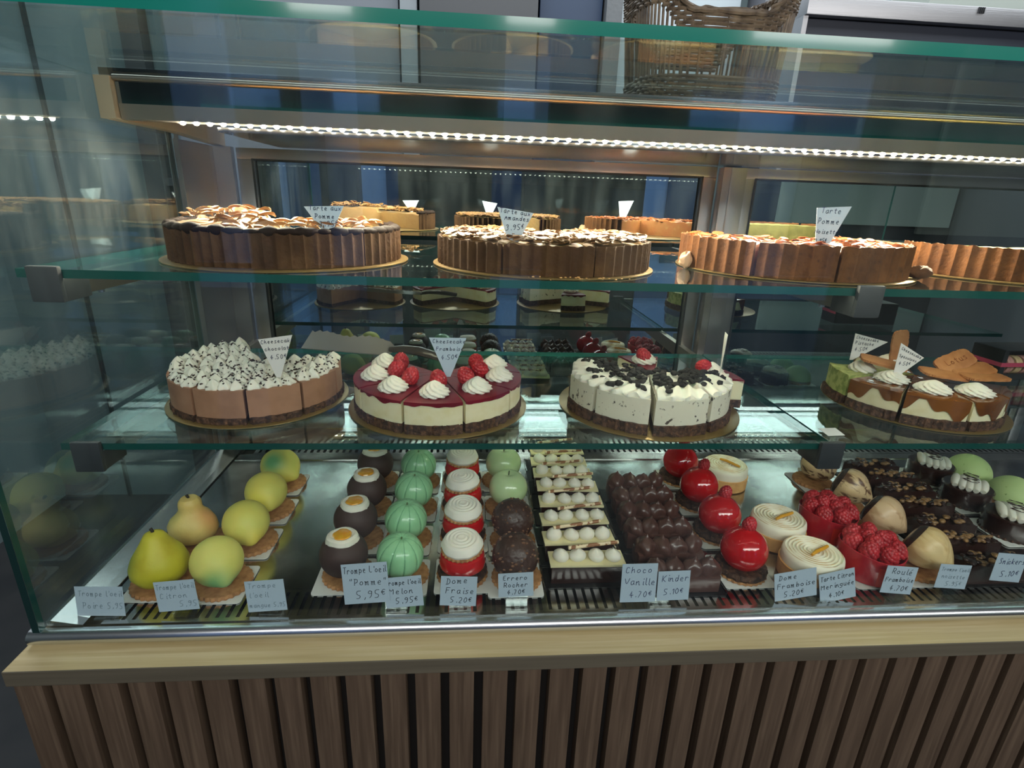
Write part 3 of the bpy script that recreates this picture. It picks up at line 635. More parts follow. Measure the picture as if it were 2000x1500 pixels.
def vanbar(sd):
    t = thing('vanilla_bar', '', 'pastry'); rg = random.Random(sd); tray(t)
    bm = NB(); box(bm, -.0495, .0495, -.0135, .0135, .0016, .0300, 0, .001); obj('chocolate_block', bm, M_chocg, t)
    bm = NB(); a = rg.uniform(-.0012, .0012); v = [(-.052, -.0165), (.052, -.0165+a), (.052, .0165), (-.052, .0165+a)]; prism(bm, v, Matrix(((1, 0, 0, 0), (0, 0, 1, 0), (0, -1, 0, .0335), (0, 0, 0, 1))), .0030); obj('white_slab', bm, M_wchoc, t, False)
    for k in range(4):
        drop(t, .0112, rg.uniform(.015, .018), (-.036+.024*k+rg.uniform(-.001, .001), -.001+rg.uniform(-.0015, .0015), .0335), rg.uniform(0, 6))
    bm = NB(); tube(bm, [(-.036, 0, 0), (-.02, .0002, .0), (0, -.0002, 0), (.036, 0, 0)], .0026, 12); r_ = obj('chocolate_roll', bm, M_roll, t); r_.location = (.002+rg.uniform(-.01, .01), .004, .0515); r_.rotation_euler = (rg.uniform(0, 6), -.03, rg.uniform(.02, .16))
    return t
VS = [(.163, .622), (.161, .672), (.163, .722), (.167, .772), (.169, .822), (.168, .869), (.168, .914), (.171, .960)]
protos = [vanbar(3), vanbar(8)]
BO = ['frontmost bar', 'second bar from the front', 'third bar from the front', 'fourth bar from the front', 'fifth bar from the front', 'sixth bar from the front', 'seventh bar from the front', 'rearmost bar']
for i, (x, y) in enumerate(VS):
    lab = BO[i]+' with white cream drops and a striped chocolate roll'
    p = protos[i % 2]
    if i < 2: p.location = (x, y, ZD); p.rotation_euler = (0, 0, [.0, .03][i]); p['label'] = lab; p['group'] = 'vanilla and chocolate bars'
    else: dup(p, (x, y, ZD), R_.uniform(-.05, .05), lab)
# --- dark bars with four draped domes
M_kchoc = mat('draped_dark_chocolate', S(84, 56, 50), .28, coat=.25, bump=(90, .2, (1, 1, .5)))
def kbar(sd):
    t = thing('chocolate_dome_bar', '', 'pastry'); rg = random.Random(sd); tray(t)
    bm = NB(); box(bm, -.049, .049, -.0150, .0150, .0016, .0265, 0, .002); obj('chocolate_block', bm, M_kchoc, t)
    for k in range(4):
        bm = NB(); P = [(.0150, -.003), (.0158, .003), (.0150, .009), (.0120, .0145), (.0075, .018), (.0034, .0205), (.0012, .0240), (0, .0252)]; sd2 = rg.uniform(0, 9)
        P2 = []
        for a, b in zip(P, P[1:]): P2 += [a, ((a[0]+b[0])/2, (a[1]+b[1])/2)]
        P2.append(P[-1])
        lathe(bm, P2, 48, lambda a, i, r, z: (r*(1+.10*sin(3*(a+sd2)+z*160)+.06*sin(5*a+sd2-z*120)), z), cap=True)
        o = obj('chocolate_dome', bm, M_kchoc, t, True, 70); o.location = (-.036+.0238*k, rg.uniform(-.001, .001), .0255); o.rotation_euler = (rg.uniform(-.12, .12), rg.uniform(-.15, .15), rg.uniform(0, 6)); o.scale = (.88, 1.0, rg.uniform(.9, 1.1))
    return t
KS = [(.292, .600), (.290, .650), (.289, .698), (.291, .746), (.294, .793), (.296, .840)]
protos = [kbar(4), kbar(9)]
for i, (x, y) in enumerate(KS):
    lab = ['frontmost', 'second from the front', 'third from the front', 'fourth from the front', 'fifth from the front', 'rearmost'][i]+' of the dark chocolate bars topped with four peaked domes'
    p = protos[i % 2]
    if i < 2: p.location = (x, y, ZD); p.rotation_euler = (0, 0, [0, .03][i]); p['label'] = lab; p['group'] = 'dark bars with four peaked domes'
    else: dup(p, (x, y, ZD), R_.uniform(-.04, .04), lab)
# --- red spheres with a raspberry on top
def redball():
    t = thing('red_glazed_ball', '', 'pastry'); base_card(t); biscuit(t, .0355, .0015, .0055)
    bm = NB(); lathe(bm, [(0, .0055), (.0345, .0056), (.0365, .0100), (.0335, .0150), (0, .0155)], 72, lambda a, i, r, z: (r*(1+.05*nz((cos(a)*9, sin(a)*9, z*300), 1, 3)), z+.0012*nz((cos(a)*9, sin(a)*9, 0), 1, 5)), cap=False); obj('crunchy_base', bm, M_crumb, t)
    bm = NB(); blob(bm, 5, lambda d: (d.x*.0325, d.y*.0325, d.z*.0315 if d.z > -.8 else -.8*.0315)); o = obj('glazed_ball', bm, M_redg, t); o.location = (0, 0, .0385)
    rasp(t, (.005, .006, .0745), .92, (.2, .3, 1)); return t
row_place(redball(), [(.392, .630), (.396, .720), (.400, .812), (.400, .900)], lambda i: 'glossy red ball with a raspberry on top, '+ORD[i]+' its column', 'pastry', 'red balls topped with a raspberry', .3)
# --- lemon meringue tarts
MT = mat('torched_meringue', S(244, 234, 210), .5, sss=.15); _nt = MT.node_tree; _tc = _nt.nodes.new('ShaderNodeTexCoord'); _sx = _nt.nodes.new('ShaderNodeSeparateXYZ'); _nt.links.new(_tc.outputs['Object'], _sx.inputs[0])
_mr = _nt.nodes.new('ShaderNodeMapRange'); _mr.inputs[1].default_value = .0415; _mr.inputs[2].default_value = .0424; _nt.links.new(_sx.outputs[2], _mr.inputs[0])
_n = _nt.nodes.new('ShaderNodeTexNoise'); _n.inputs['Scale'].default_value = 45; _nt.links.new(_tc.outputs['Object'], _n.inputs[0]); _m2 = _nt.nodes.new('ShaderNodeMapRange'); _m2.inputs[1].default_value = .42; _m2.inputs[2].default_value = .6; _nt.links.new(_n.outputs[0], _m2.inputs[0])
_mu = _nt.nodes.new('ShaderNodeMath'); _mu.operation = 'MULTIPLY'; _nt.links.new(_mr.outputs[0], _mu.inputs[0]); _nt.links.new(_m2.outputs[0], _mu.inputs[1])
_mx = _nt.nodes.new('ShaderNodeMix'); _mx.data_type = 'RGBA'; _nt.links.new(_mu.outputs[0], _mx.inputs[0]); _mx.inputs[6].default_value = S(246, 238, 218); _mx.inputs[7].default_value = S(196, 150, 84); _nt.links.new(_mx.outputs[2], _nt.nodes['Principled BSDF'].inputs['Base Color'])
M_shell = mat('tart_shell_gold', S(222, 170, 106), .6, noise_=[(80, S(200, 146, 84), .4, .7, I3)], bump=(400, .15))
M_peel = mat('candied_orange_peel', S(222, 158, 44), .35, coat=.3, sss=.2)
def citron(rz):
    t = thing('lemon_meringue_tart', '', 'pastry'); 
    bm = NB(); lathe(bm, [(0, .0005), (.0385, .0005), (.0415, .0015), (.0425, .0235), (.0395, .0240), (.0385, .018), (0, .018)], 56, cap=False); obj('tart_shell', bm, M_shell, t)
    bm = NB(); P = [(0, .019), (.0385, .019), (.0405, .024), (.0405, .034), (.0395, .0400)]; K = 8
    for k in range(K):
        r0 = .0385*(1-k/K); P += [(r0, .0405), (r0-.0016, .0428), (r0-.0032, .0405)]
    P.append((0, .0415)); lathe(bm, P, 72, lambda a, i, r, z: (r*(1+.012*nz((cos(a), sin(a), 0), 2, 4)), z), cap=False); obj('meringue', bm, MT, t, True, 60)
    bm = NB(); tube(bm, [(-.020, .0, 0), (-.008, .0005, .0012), (.008, -.0005, .0008), (.020, .0, 0)], [.0020, .0027, .0026, .0022], 8); p = obj('candied_peel', bm, M_peel, t); p.location = (.006, -.004, .0452); p.rotation_euler = (0, 0, rz); return t
for (x, y, rz, lab) in ((.488, .618, .50, 'lemon tart with white ringed meringue and orange peel, frontmost behind its card'), (.486, .706, .45, 'lemon tart with white ringed meringue left of the raspberry cup'), (.481, .885, -.95, 'lemon tart with white meringue beside the rear red balls')):
    t = citron(rz); t.location = (x, y, ZD); t['label'] = lab; t['group'] = 'lemon meringue tarts'
# --- raspberry cups
M_film = mat('red_translucent_film', S(190, 40, 54), .22, sss=.3, coat=.4, noise_=[(40, S(158, 26, 42), .35, .7, (1, 1, .3))])
def cup(lab, x, y, sd):
    t = thing('raspberry_cup', lab, 'pastry', (x, y, ZD), 0, 'raspberry pastries in red film'); base_card(t, hx=.040)
    bm = NB(); lathe(bm, [(0, .002), (.0395, .002), (.0420, .010), (.0430, .044), (.0420, .0445), (.0405, .040), (.0385, .034), (0, .034)], 64, lambda a, i, r, z: (r, z+(.003*sin(a*2+1) if i in (3, 4) else 0)), cap=False); obj('film_cup', bm, M_film, t)
    bm = NB()
    for j in range(9):
        a0, a1 = -1.95+j*.05, -1.95+(j+1)*.05
        v = [bm.verts.new((.0424*cos(a)*(1+.012*(z-.008)/.03), .0424*sin(a)*(1+.012*(z-.008)/.03), z)) for a, z in ((a0, .004), (a1, .004), (a1, .034), (a0, .034))]; bm.faces.new(v)
    obj('side_label', bm, mat('bright_red_label', S(206, 44, 28), .35), t)
    rg = random.Random(sd)
    for k in range(7): rasp(t, (.0285*cos(k*.897+.3), .0285*sin(k*.897+.3), .0465+rg.uniform(-.001, .002)), 1.22, (rg.uniform(-.5, .5), rg.uniform(-.5, .5), rg.uniform(0, 6)))
    for k in range(3): rasp(t, (.0115*cos(k*2.1+sd), .0115*sin(k*2.1+sd), .0515+.001*k), 1.15, (rg.uniform(-.4, .4), rg.uniform(-.4, .4), rg.uniform(0, 6)))
cup('round raspberry-topped pastry in red film, the front one with a bright red label', .582, .626, 2)
cup('round raspberry-topped pastry in red film, behind the front one', .578, .722, 5)
# --- hazelnut shaped
def nutmat(name, c1, c2, k):
    M = mat(name, c1, .42, coat=.15, sss=.1); nt = M.node_tree; tc = nt.nodes.new('ShaderNodeTexCoord'); mp = nt.nodes.new('ShaderNodeMapping'); mp.inputs['Scale'].default_value = (.25, 1, 1)
    n = nt.nodes.new('ShaderNodeTexNoise'); n.inputs['Scale'].default_value = k; n.inputs['Detail'].default_value = 2; n.inputs['Distortion'].default_value = .6
    r = nt.nodes.new('ShaderNodeValToRGB'); e = r.color_ramp.elements; e[0].position = .40; e[0].color = c2; e[1].position = .52; e[1].color = c1
    nt.links.new(tc.outputs['Object'], mp.inputs[0]); nt.links.new(mp.outputs[0], n.inputs[0]); nt.links.new(n.outputs[0], r.inputs[0]); nt.links.new(r.outputs[0], nt.nodes['Principled BSDF'].inputs['Base Color']); return M
NM = [nutmat('nut_plain', S(226, 198, 146), S(206, 172, 118), 60), nutmat('nut_beige', S(222, 188, 150), S(190, 150, 112), 70), nutmat('nut_striped', S(222, 190, 146), S(104, 68, 48), 120)]
def hazel(lab, x, y, mi, rz, ry):
    t = thing('hazelnut_pastry', lab, 'pastry', (x, y, ZD), 0, 'nut-shaped pastries'); base_card(t, hx=.039); biscuit(t, .0345, off=(-.004, 0, 0))
    bm = NB(); P = []
    for k in range(19):
        u = k/18; xx = -.026+.066*u; r = .0315*math.sqrt(max(0, 1-((xx-.0)/.0270)**2)) if xx < 0 else .0315*(1-(xx/.0405)**1.9)
        P.append((max(r, 0) if 0 < k < 18 else 0, xx))
    P[0] = (0, -.020); P[1] = (.0212, -.0198)
    lathe(bm, P, 48, lambda a, i, r, z: (r*(1+.03*cos(7*a+z*14)*(z > -.015)), z), cap=False)
    bmesh.ops.rotate(bm, cent=(0, 0, 0), matrix=Matrix.Rotation(PI/2, 3, 'Y'), verts=bm.verts)
    o = obj('nut_body', bm, NM[mi], t, True, 60); o.location = (.001, 0, .0395); o.rotation_euler = (0, ry, rz)
    bm = NB(); lathe(bm, [(0, -.0240), (.0120, -.0238), (.0200, -.0222), (.0243, -.0190), (.0272, -.0150), (.0262, -.0146), (.0215, -.0192), (0, -.0201)], 48, cap=False); bmesh.ops.rotate(bm, cent=(0, 0, 0), matrix=Matrix.Rotation(PI/2, 3, 'Y'), verts=bm.verts)
    o2 = obj('dark_cap', bm, M_chocg, t); o2.location = (.001, 0, .0395); o2.rotation_euler = (0, ry, rz)
hazel('smooth cream-coloured nut-shaped pastry at the front, behind its price card', .663, .626, 0, -.95, .38)
hazel('beige crinkled nut-shaped pastry second from the front of its column', .661, .712, 1, -.95, .35)
hazel('brown-striped nut-shaped pastry third from the front of its column', .668, .802, 2, -.8, .3)
hazel('brown-striped nut-shaped pastry at the back, partly behind the dark bracket', .664, .885, 2, -1.5, .25)
# --- dark nut bars
M_caram = mat('caramel_nut', S(150, 112, 70), .3, coat=.4, noise_=[(120, S(90, 62, 40), .4, .65, I3)])
def sbar(sd):
    t = thing('nut_bar', '', 'pastry'); rg = random.Random(sd); tray(t, .059, .0215)
    bm = NB(); NX, NY = 40, 12; g = []
    for i in range(NX+1):
        row = []
        for j in range(NY+1):
            x, y = -.051+.102*i/NX, -.0160+.032*j/NY; e = min(i, NX-i, j*1.5, (NY-j)*1.5); z = .0016 if (i in (0, NX) or j in (0, NY)) else .0300+.005*nz((x, y, 0), 90, sd)+.003*nz((x, y, 1), 200, sd)
            row.append(bm.verts.new((x, y, z)))
        g.append(row)
    for i in range(NX):
        for j in range(NY): bm.faces.new((g[i][j], g[i+1][j], g[i+1][j+1], g[i][j+1]))
    obj('chocolate_block', bm, M_chocg, t, True, 50)
    bm = NB()
    for k in range(34):
        s_ = rg.uniform(.0028, .0046); a = rg.uniform(0, PI); px, py = rg.uniform(-.045, .045), rg.uniform(-.012, .012)
        r = bmesh.ops.create_icosphere(bm, subdivisions=2, radius=1); M4 = Matrix.Translation((px, py, .033+rg.uniform(0, .0025))) @ Matrix.Rotation(a, 4, 'Z') @ Matrix.Diagonal((s_*1.5, s_, s_*.7, 1)); bmesh.ops.transform(bm, matrix=M4, verts=r['verts'])
        mi = 1 if rg.random() < .45 else 0
        for v in r['verts']:
            for fc in v.link_faces: fc.material_index = mi
    n_ = obj('nuts', bm, [M_chocg, M_caram], t); n_['kind'] = 'stuff'; return t
SS = [(.752, .606), (.756, .656), (.764, .706), (.775, .760), (.785, .810), (.792, .858), (.790, .905)]
protos = [sbar(4), sbar(9)]
for i, (x, y) in enumerate(SS):
    lab = ['frontmost dark bar covered in nuts, behind the rightmost price card', 'second dark nut-covered bar from the front', 'third dark nut-covered bar from the front', 'fourth dark nut-covered bar from the front', 'fifth dark nut-covered bar from the front', 'sixth dark nut-covered bar from the front', 'rearmost of the dark nut-covered bars'][i]
    p = protos[i % 2]
    if i < 2: p.location = (x, y, ZD); p['label'] = lab; p['group'] = 'dark bars covered in nuts'
    else: dup(p, (x, y, ZD), R_.uniform(-.05, .05), lab)
# --- round dark cakes with piped cream
def forest():
    t = thing('piped_chocolate_cake', '', 'pastry'); base_card(t, hx=.041)
    bm = NB(); lathe(bm, [(0, .002), (.0385, .002), (.0395, .004), (.0390, .0325), (.0365, .0345), (0, .0345)], 56, lambda a, i, r, z: (r*(1+.008*nz((cos(a), sin(a), z*40), 3, 2)), z), cap=False); obj('chocolate_body', bm, M_chocg, t)
    bm = NB(); scallop(bm, .040, .0012, .006); obj('crumb_rim', bm, M_crumb, t)
    for k in range(5):
        y0 = -.020+.010*k; L_ = math.sqrt(.0330**2-min(.032, abs(y0))**2)
        bm = NB(); n = 13; tube(bm, [(-L_+2*L_*i/(n-1), 0, .005*sin(PI*i/(n-1))) for i in range(n)], [.0012+.0062*math.sin(PI*min(1, (i+.6)/(n))**.6) if i < n-1 else .0012 for i in range(n)], 12)
        o = obj('cream_rope', bm, M_cream, t); o.location = (-y0*sin(1.0), y0*cos(1.0), .0385); o.rotation_euler = (0, 0, 1.0)
    bm = NB(); tube(bm, [(-.02+.04*i/40+.004*sin(i*1.1), .012*sin(i*.8), .0498+.0005*sin(i)) for i in range(41)], .0005, 5); o = obj('chocolate_drizzle', bm, M_chocg, t); o.rotation_euler = (0, 0, 1.0); return t
FS = [(.898, .716), (.906, .812), (.912, .902)]
row_place(forest(), FS, lambda i: ['round dark cake with piped white cream, nearest to the right edge', 'round dark cake with piped white cream, middle of three', 'round dark cake with piped white cream, rearmost of three'][i], 'pastry', 'dark cakes with piped cream', .4)
# --- pistachio domes
MPi = mat('pistachio_velvet', S(190, 212, 146), .6, sss=.2, bump=(300, .1), noise_=[(160, S(120, 150, 84), .66, .74, I3)])
def pist():
    t = thing('pistachio_dome', '', 'pastry'); base_card(t, hx=.041)
    bm = NB(); lathe(bm, [(0, .0075)]+[(.039*cos(a), .012+.040*sin(a)) for a in [PI/2*k/14 for k in range(14)]]+[(0.0015, .0525), (0, .0540)], 48, cap=False); obj('dome', bm, MPi, t); biscuit(t, .039); return t
row_place(pist(), [(.990, .806), (.988, .896)], lambda i: ['smooth pale green dome pastry at the right edge of the picture', 'smooth pale green dome pastry behind the rear dark cream cake'][i], 'pastry', 'pale green dome pastries')

# ------------------------------------------------------------------ round cakes on the lower shelf (z = 0 at the shelf top)
Z2, Z1 = 1.1008, 1.3098
M_gold = mat('gold_cake_board', S(150, 124, 80), .3, .6)
M_goldd = mat('board_edge', S(206, 184, 140), .5)
def board(lab, x, y, z, r):
    bm = NB(); lathe(bm, [(0, 0), (r-.001, 0), (r, .0008), (r, .0018), (r-.0015, .0024), (0, .0024)], 72, cap=False)
    o = obj('cake_board', bm, [M_gold], None); o.location = (x, y, z); return tag(o, lab, 'cake board')
def crumb_sector(t, a0, a1, R, z0, z1, m_, name='crumb_base', seed=1):
    bm = NB(); sector(bm, a0, a1, lambda a: R*(1+.018*nz((cos(a)*14, sin(a)*14, 0), 1, seed)+.022*nz((cos(a)*34, sin(a)*34, 0), 1, seed)), z0, lambda r, a: z1+.0012*nz((r*cos(a), r*sin(a), 0), 90, seed), 5, 46, mi=0); return obj(name, bm, m_, t, True, 50)
M_csk = mat('cheesecake_cream', S(232, 222, 188), .55, sss=.25, noise_=[(60, S(222, 208, 160), .45, .75, I3)], bump=(150, .08))
M_ooc = mat('cookie_cream', S(222, 216, 198), .55, sss=.2, noise_=[(110, S(80, 68, 62), .61, .66, I3)], bump=(150, .15))
M_mch = mat('chocolate_mousse', S(168, 124, 98), .55, sss=.2, noise_=[(40, S(150, 108, 84), .4, .7, I3)], bump=(150, .08))
M_pis = mat('pistachio_cream', S(178, 182, 112), .6, sss=.2, noise_=[(90, S(132, 146, 76), .45, .6, I3)], bump=(200, .4))
M_fram = mat('raspberry_jelly', S(118, 20, 40), .38, spec=.18, sss=.1, noise_=[(30, S(86, 12, 30), .4, .7, I3)])
M_car = mat('caramel_glaze', S(128, 76, 30), .14, coat=.7, noise_=[(30, S(96, 52, 20), .4, .7, I3)])
M_spr = mat('chocolate_sprinkles', S(54, 34, 28), .5)
M_ore = mat('black_cookie_crumb', S(34, 30, 30), .75, bump=(300, .6))
D = math.radians
def slice_root(t, ang, gap=0.0):
    """each slice is a part; its layers are sub-parts. a slice hub is the crumb base mesh itself"""
def frambo(t, a0, a1, R, seed, ros=(.085, 1), rs=.05, green=False):
    a0, a1 = D(a0)+.012, D(a1)-.012; s_ = crumb_sector(t, a0, a1, R*1.01, .0028, .0165, M_crumb, 'cake_slice', seed)
    bm = NB(); sector(bm, a0, a1, R, .0160, lambda r, a: .0462, 5, 20); obj('cream_layer', bm, M_csk, s_, True, 50)
    am = (a0+a1)/2
    bm = NB(); sector(bm, a0, a1, lambda a: R*1.006, lambda r, a: .0463 if r < R*.97 else .0430+.0045*nz((cos(a)*9, sin(a)*9, 0), 1, seed), lambda r, a: .0490-.0014*max(0, (r/R-.93)/.07), 12, 20); obj('jelly_layer', bm, M_fram, s_, True, 60)
    if ros:
        x, y = ros[0]*cos(am), ros[0]*sin(am); swirl('cream_rosette', s_, .0195, .020, (x, y, .0488), lobes=9, twist=2.6, amp=.20, rz=seed)
        rasp(s_, (rs*cos(am+.05), rs*sin(am+.05), .0600), 1.12, (.2+seed*.1, seed*.3 % .6, seed))
    return s_
# -- chocolate cheesecake
board('gold board under the chocolate cheesecake at the left of the lower shelf', -.316, .803, Z2, .127)
t = thing('chocolate_cheesecake', 'brown chocolate cheesecake covered with white cream and dark sprinkles', 'cake', (-.316, .803, Z2))
R = .118; rg = random.Random(5)
for j, (a0, a1) in enumerate(((118, 160), (161, 203), (204, 246), (247.5, 281), (282, 316), (317, 351), (352, 388))):
    s_ = crumb_sector(t, D(a0)+.008, D(a1)-.008, R*1.012, .0028, .0120, M_crumb, 'cake_slice', j)
    bm = NB(); sector(bm, D(a0)+.008, D(a1)-.008, R, .0118, .0500, 5, 20); obj('mousse_layer', bm, M_mch, s_, True, 50)
    bm = NB(); sp = NB(); a0r, a1r = D(a0)+.03, D(a1)-.03
    n = 0
    for rr in (.106, .088, .070, .052, .034, .018):
        m_ = max(1, int((a1r-a0r)*rr/.0135))
        for q in range(m_):
            a = a0r+(a1r-a0r)*(q+.5)/m_+rg.uniform(-.02, .02); r = rr+rg.uniform(-.002, .002); h_ = rg.uniform(.010, .016)+(.006 if j == 0 else .003 if j in (1,) else 0); s0 = rg.uniform(.0088, .0105); ph = rg.uniform(0, 6); lx, ly = rg.uniform(-.003, .003), rg.uniform(-.003, .003)
            lathe(bm, [(s0, 0), (s0*1.05, h_*.2), (s0*.85, h_*.45), (s0*.55, h_*.7), (s0*.22, h_*.9), (0, h_)], 20, lambda t_, i, r_, z: (r_*(1+.20*sin(5*t_+ph+z*140)), z), 0, (r*cos(a), r*sin(a), .0492), cap=False)
            for _ in range(9):
                px, py = r*cos(a)+rg.uniform(-.009, .009), r*sin(a)+rg.uniform(-.009, .009); dd = math.hypot(px-r*cos(a), py-r*sin(a)); z = .0500+h_*max(.2, 1-dd/s0*.85)
                if math.hypot(px, py) > R-.003: continue
                u = rg.uniform(0, PI); L_ = .0026
                tube(sp, [(px-L_*cos(u), py-L_*sin(u), z), (px+L_*cos(u), py+L_*sin(u), z+rg.uniform(-.0012, .0012))], .0012, 4)
    obj('whipped_cream', bm, M_cream, s_, True, 60); x_ = obj('chocolate_sprinkles', sp, M_spr, s_, False); x_['kind'] = 'stuff'
# -- raspberry cheesecake
board('gold board under the raspberry cheesecake in the middle of the lower shelf', -.046, .775, Z2, .132)
t = thing('raspberry_cheesecake', 'white cheesecake with dark red jelly, cream rosettes and raspberries, cut open at the back', 'cake', (-.046, .775, Z2))
for j, a in enumerate((137, 175, 213, 251, 289, 327, 365)): frambo(t, a, a+37.5, .122, j, (.092, 1), .062)
# -- cookie cheesecake
board('gold board under the cookie cheesecake left of the shelf join', .275, .773, Z2, .136)
t = thing('cookie_cheesecake', 'white cheesecake with piped cream and black cookie chunks, wide cut gap at the back', 'cake', (.272, .773, Z2))
def chunks(parent, pts, rg, lo, hi, m_, name):
    bm = NB()
    for (x, y, z) in pts:
        s0 = rg.uniform(lo, hi); q = rg.uniform(0, 9); M4 = Matrix.Rotation(rg.uniform(0, 6), 3, 'Z') @ Matrix.Rotation(rg.uniform(-.6, .6), 3, 'X')
        blob(bm, 2, lambda d: tuple(M4 @ (Vector((d.x*1.3, d.y, d.z*.7))*s0*(1+.5*nz(d, 1.6, q)))), (x, y, z))
    o = obj(name, bm, m_, parent, True, 40); o['kind'] = 'stuff'; return o
for j, (a0, a1) in enumerate(((150, 182), (183, 215), (217, 255), (257, 295), (297, 327), (328, 352))):
    R = .121 if j != 0 else .115
    s_ = crumb_sector(t, D(a0)+.012, D(a1)-.012, R*1.03, .0028, .0175, M_crumb, 'cake_slice', j+3)
    bm = NB(); sector(bm, D(a0)+.012, D(a1)-.012, R, .0170, .0530, 5, 20); obj('cream_layer', bm, M_ooc, s_, True, 50)
    bm = NB(); sd = j*1.3
    sector(bm, D(a0)+.02, D(a1)-.02, lambda a: R*(.985+.02*sin(a*38)), .0528, lambda r, a:   .0555+.0055*math.exp(-((r/R-.80)/.16)**2)*(1+.5*sin(a*30+r*230))+.003*sin(a*30+r*200+1)*(r/R), 26, 44); obj('piped_cream', bm, M_cream, s_, True, 80)
    pts = []
    for _ in range(24):
        a = rg.uniform(D(a0)+.06, D(a1)-.06); r = R*rg.choice([rg.uniform(.12, .66), rg.uniform(.45, .90)]); pts.append((r*cos(a), r*sin(a), .0605+rg.uniform(-.001, .003)))
    chunks(s_, pts, rg, .0030, .0058, M_ore, 'cookie_chunks')
for (x, y, a, lab) in ((.296, .825, 52, 'single slice of raspberry cheesecake standing behind the cookie cheesecake'), (.338, .775, -30, 'raspberry cheesecake slice poking out at the right of the cookie cheesecake')):
    t2 = thing('raspberry_cake_slice', lab, 'cake slice', (x, y, Z2), 0, 'loose raspberry cheesecake slices')
    bm = NB()
    if a > 0: s_ = frambo(t2, 68, 108, .105, 4, (.062, 1), .058); s_.location = (-.01, -.04, 0)
    else: s_ = frambo(t2, -6, 27, .128, 6, (.088, 1), .076); s_.location = (-.048, -.006, 0)
# -- caramel cheesecake
board('gold board under the caramel cheesecake at the right of the lower shelf', .728, .793, Z2, .131)
t = thing('caramel_cheesecake', 'cheesecake glazed with dripping caramel, topped with rosettes and spiced biscuits', 'cake', (.722, .793, Z2))
M_spec = mat('spiced_biscuit', S(188, 128, 76), .6, noise_=[(60, S(168, 106, 60), .4, .7, I3)], bump=(300, .15))
M_emb = mat('biscuit_embossing', S(150, 84, 40), .65)
def speculoos(parent, loc, rot, lettered=True):
    bm = NB(); hx, hy = .033, .0155; pts = []
    n = 84
    for k in range(n):
        a = 2*PI*k/n; c, s_ = cos(a), sin(a); x = hx*math.copysign(abs(c)**.45, c); y = hy*math.copysign(abs(s_)**.45, s_); w_ = 1+.022*cos(34*a); pts.append((x*w_, y*(1+.05*cos(34*a))))
    b0 = [bm.verts.new((x, y, 0)) for x, y in pts]; t0 = [bm.verts.new((x, y, .0034)) for x, y in pts]; t1 = [bm.verts.new((x*.90, y*.80, .0042)) for x, y in pts]
    bm.faces.new(b0); bm.faces.new(t1)
    for k in range(n): bm.faces.new((b0[k], b0[(k+1) % n], t0[(k+1) % n], t0[k])); bm.faces.new((t0[k], t0[(k+1) % n], t1[(k+1) % n], t1[k]))
    if lettered:
        m_ = Matrix(((1, 0, 0, -.020), (0, 0, 1, -.006), (0, -1, 0, .0044), (0, 0, 0, 1)))
        k0 = len(bm.faces); text_bm(bm, [('Lotus', 0, 0, .0125, 0)], m_, .0011, random.Random(2)); bm.faces.ensure_lookup_table()
        for f in bm.faces[k0:]: f.material_index = 1
    o = obj('spiced_biscuit', bm, [M_spec, M_emb], parent, True, 40); o.location = loc; o.rotation_euler = rot; return o
def cara(t, a0, a1, R, j, cream, ros=True):
    a0, a1 = D(a0)+.012, D(a1)-.012; s_ = crumb_sector(t, a0, a1, R*1.03, .0028, .0165, M_crumb, 'cake_slice', j+9)
    bm = NB(); sector(bm, a0, a1, R, .0160, .0455, 5, 22); obj('cream_layer', bm, cream, s_, True, 50)
    dr = lambda a: .0300+.0105*sin(a*9+j*2)+.006*sin(a*23+j)
    bm = NB(); sector(bm, a0, a1, lambda a: R*1.012, lambda r, a: .0456 if r < R*.995 else min(.044, dr(a)), lambda r, a: .0486+.0006*sin(r*120+a*5)-.002*max(0, (r/R-.92)/.09), 24, 60); obj('caramel_glaze', bm, M_car, s_, True, 60)
    return s_
sl = [cara(t, a, a+b, .121, j, M_csk) for j, (a, b) in enumerate(((188, 37), (226, 40), (267, 34), (302, 34), (60, 38)))]
s_ = crumb_sector(t, D(150), D(186), .125, .0028, .0165, M_crumb, 'cake_slice', 30); bm = NB(); sector(bm, D(150), D(186), .121, .0160, lambda r, a: .0500+.002*nz((r*cos(a), r*sin(a), 0), 120, 3), 12, 24); obj('pistachio_layer', bm, M_pis, s_, True, 40)
swirl('cream_rosette', s_, .019, .020, (.080*cos(D(168)), .080*sin(D(168)), .0500), lobes=8, twist=2.4, amp=.2)
for s_, a, r, rr in ((sl[0], 206, .070, .0235), (sl[1], 246, .086, .0235), (sl[2], 284, .092, .0235), (sl[4], 80, .070, .0200)):
    swirl('cream_rosette', s_, rr, .017, (r*cos(D(a)), r*sin(D(a)), .0486), lobes=9, twist=2.8, amp=.2, rz=a)
speculoos(sl[0], (-.062, -.004, .0680), (.15, .16, D(-28)), False)
speculoos(sl[4], (.012, .060, .0760), (1.40, 1.45, D(-5)), False)
speculoos(sl[1], (.000, -.052, .0650), (.16, .10, D(-12)), False)
speculoos(sl[2], (.034, -.030, .0790), (.62, -.30, D(12)))
speculoos(sl[2], (.052, -.046, .0700), (.30, -.14, D(5)), False)
speculoos(sl[3], (.054, -.066, .0655), (.06, -.01, D(-4)), False)
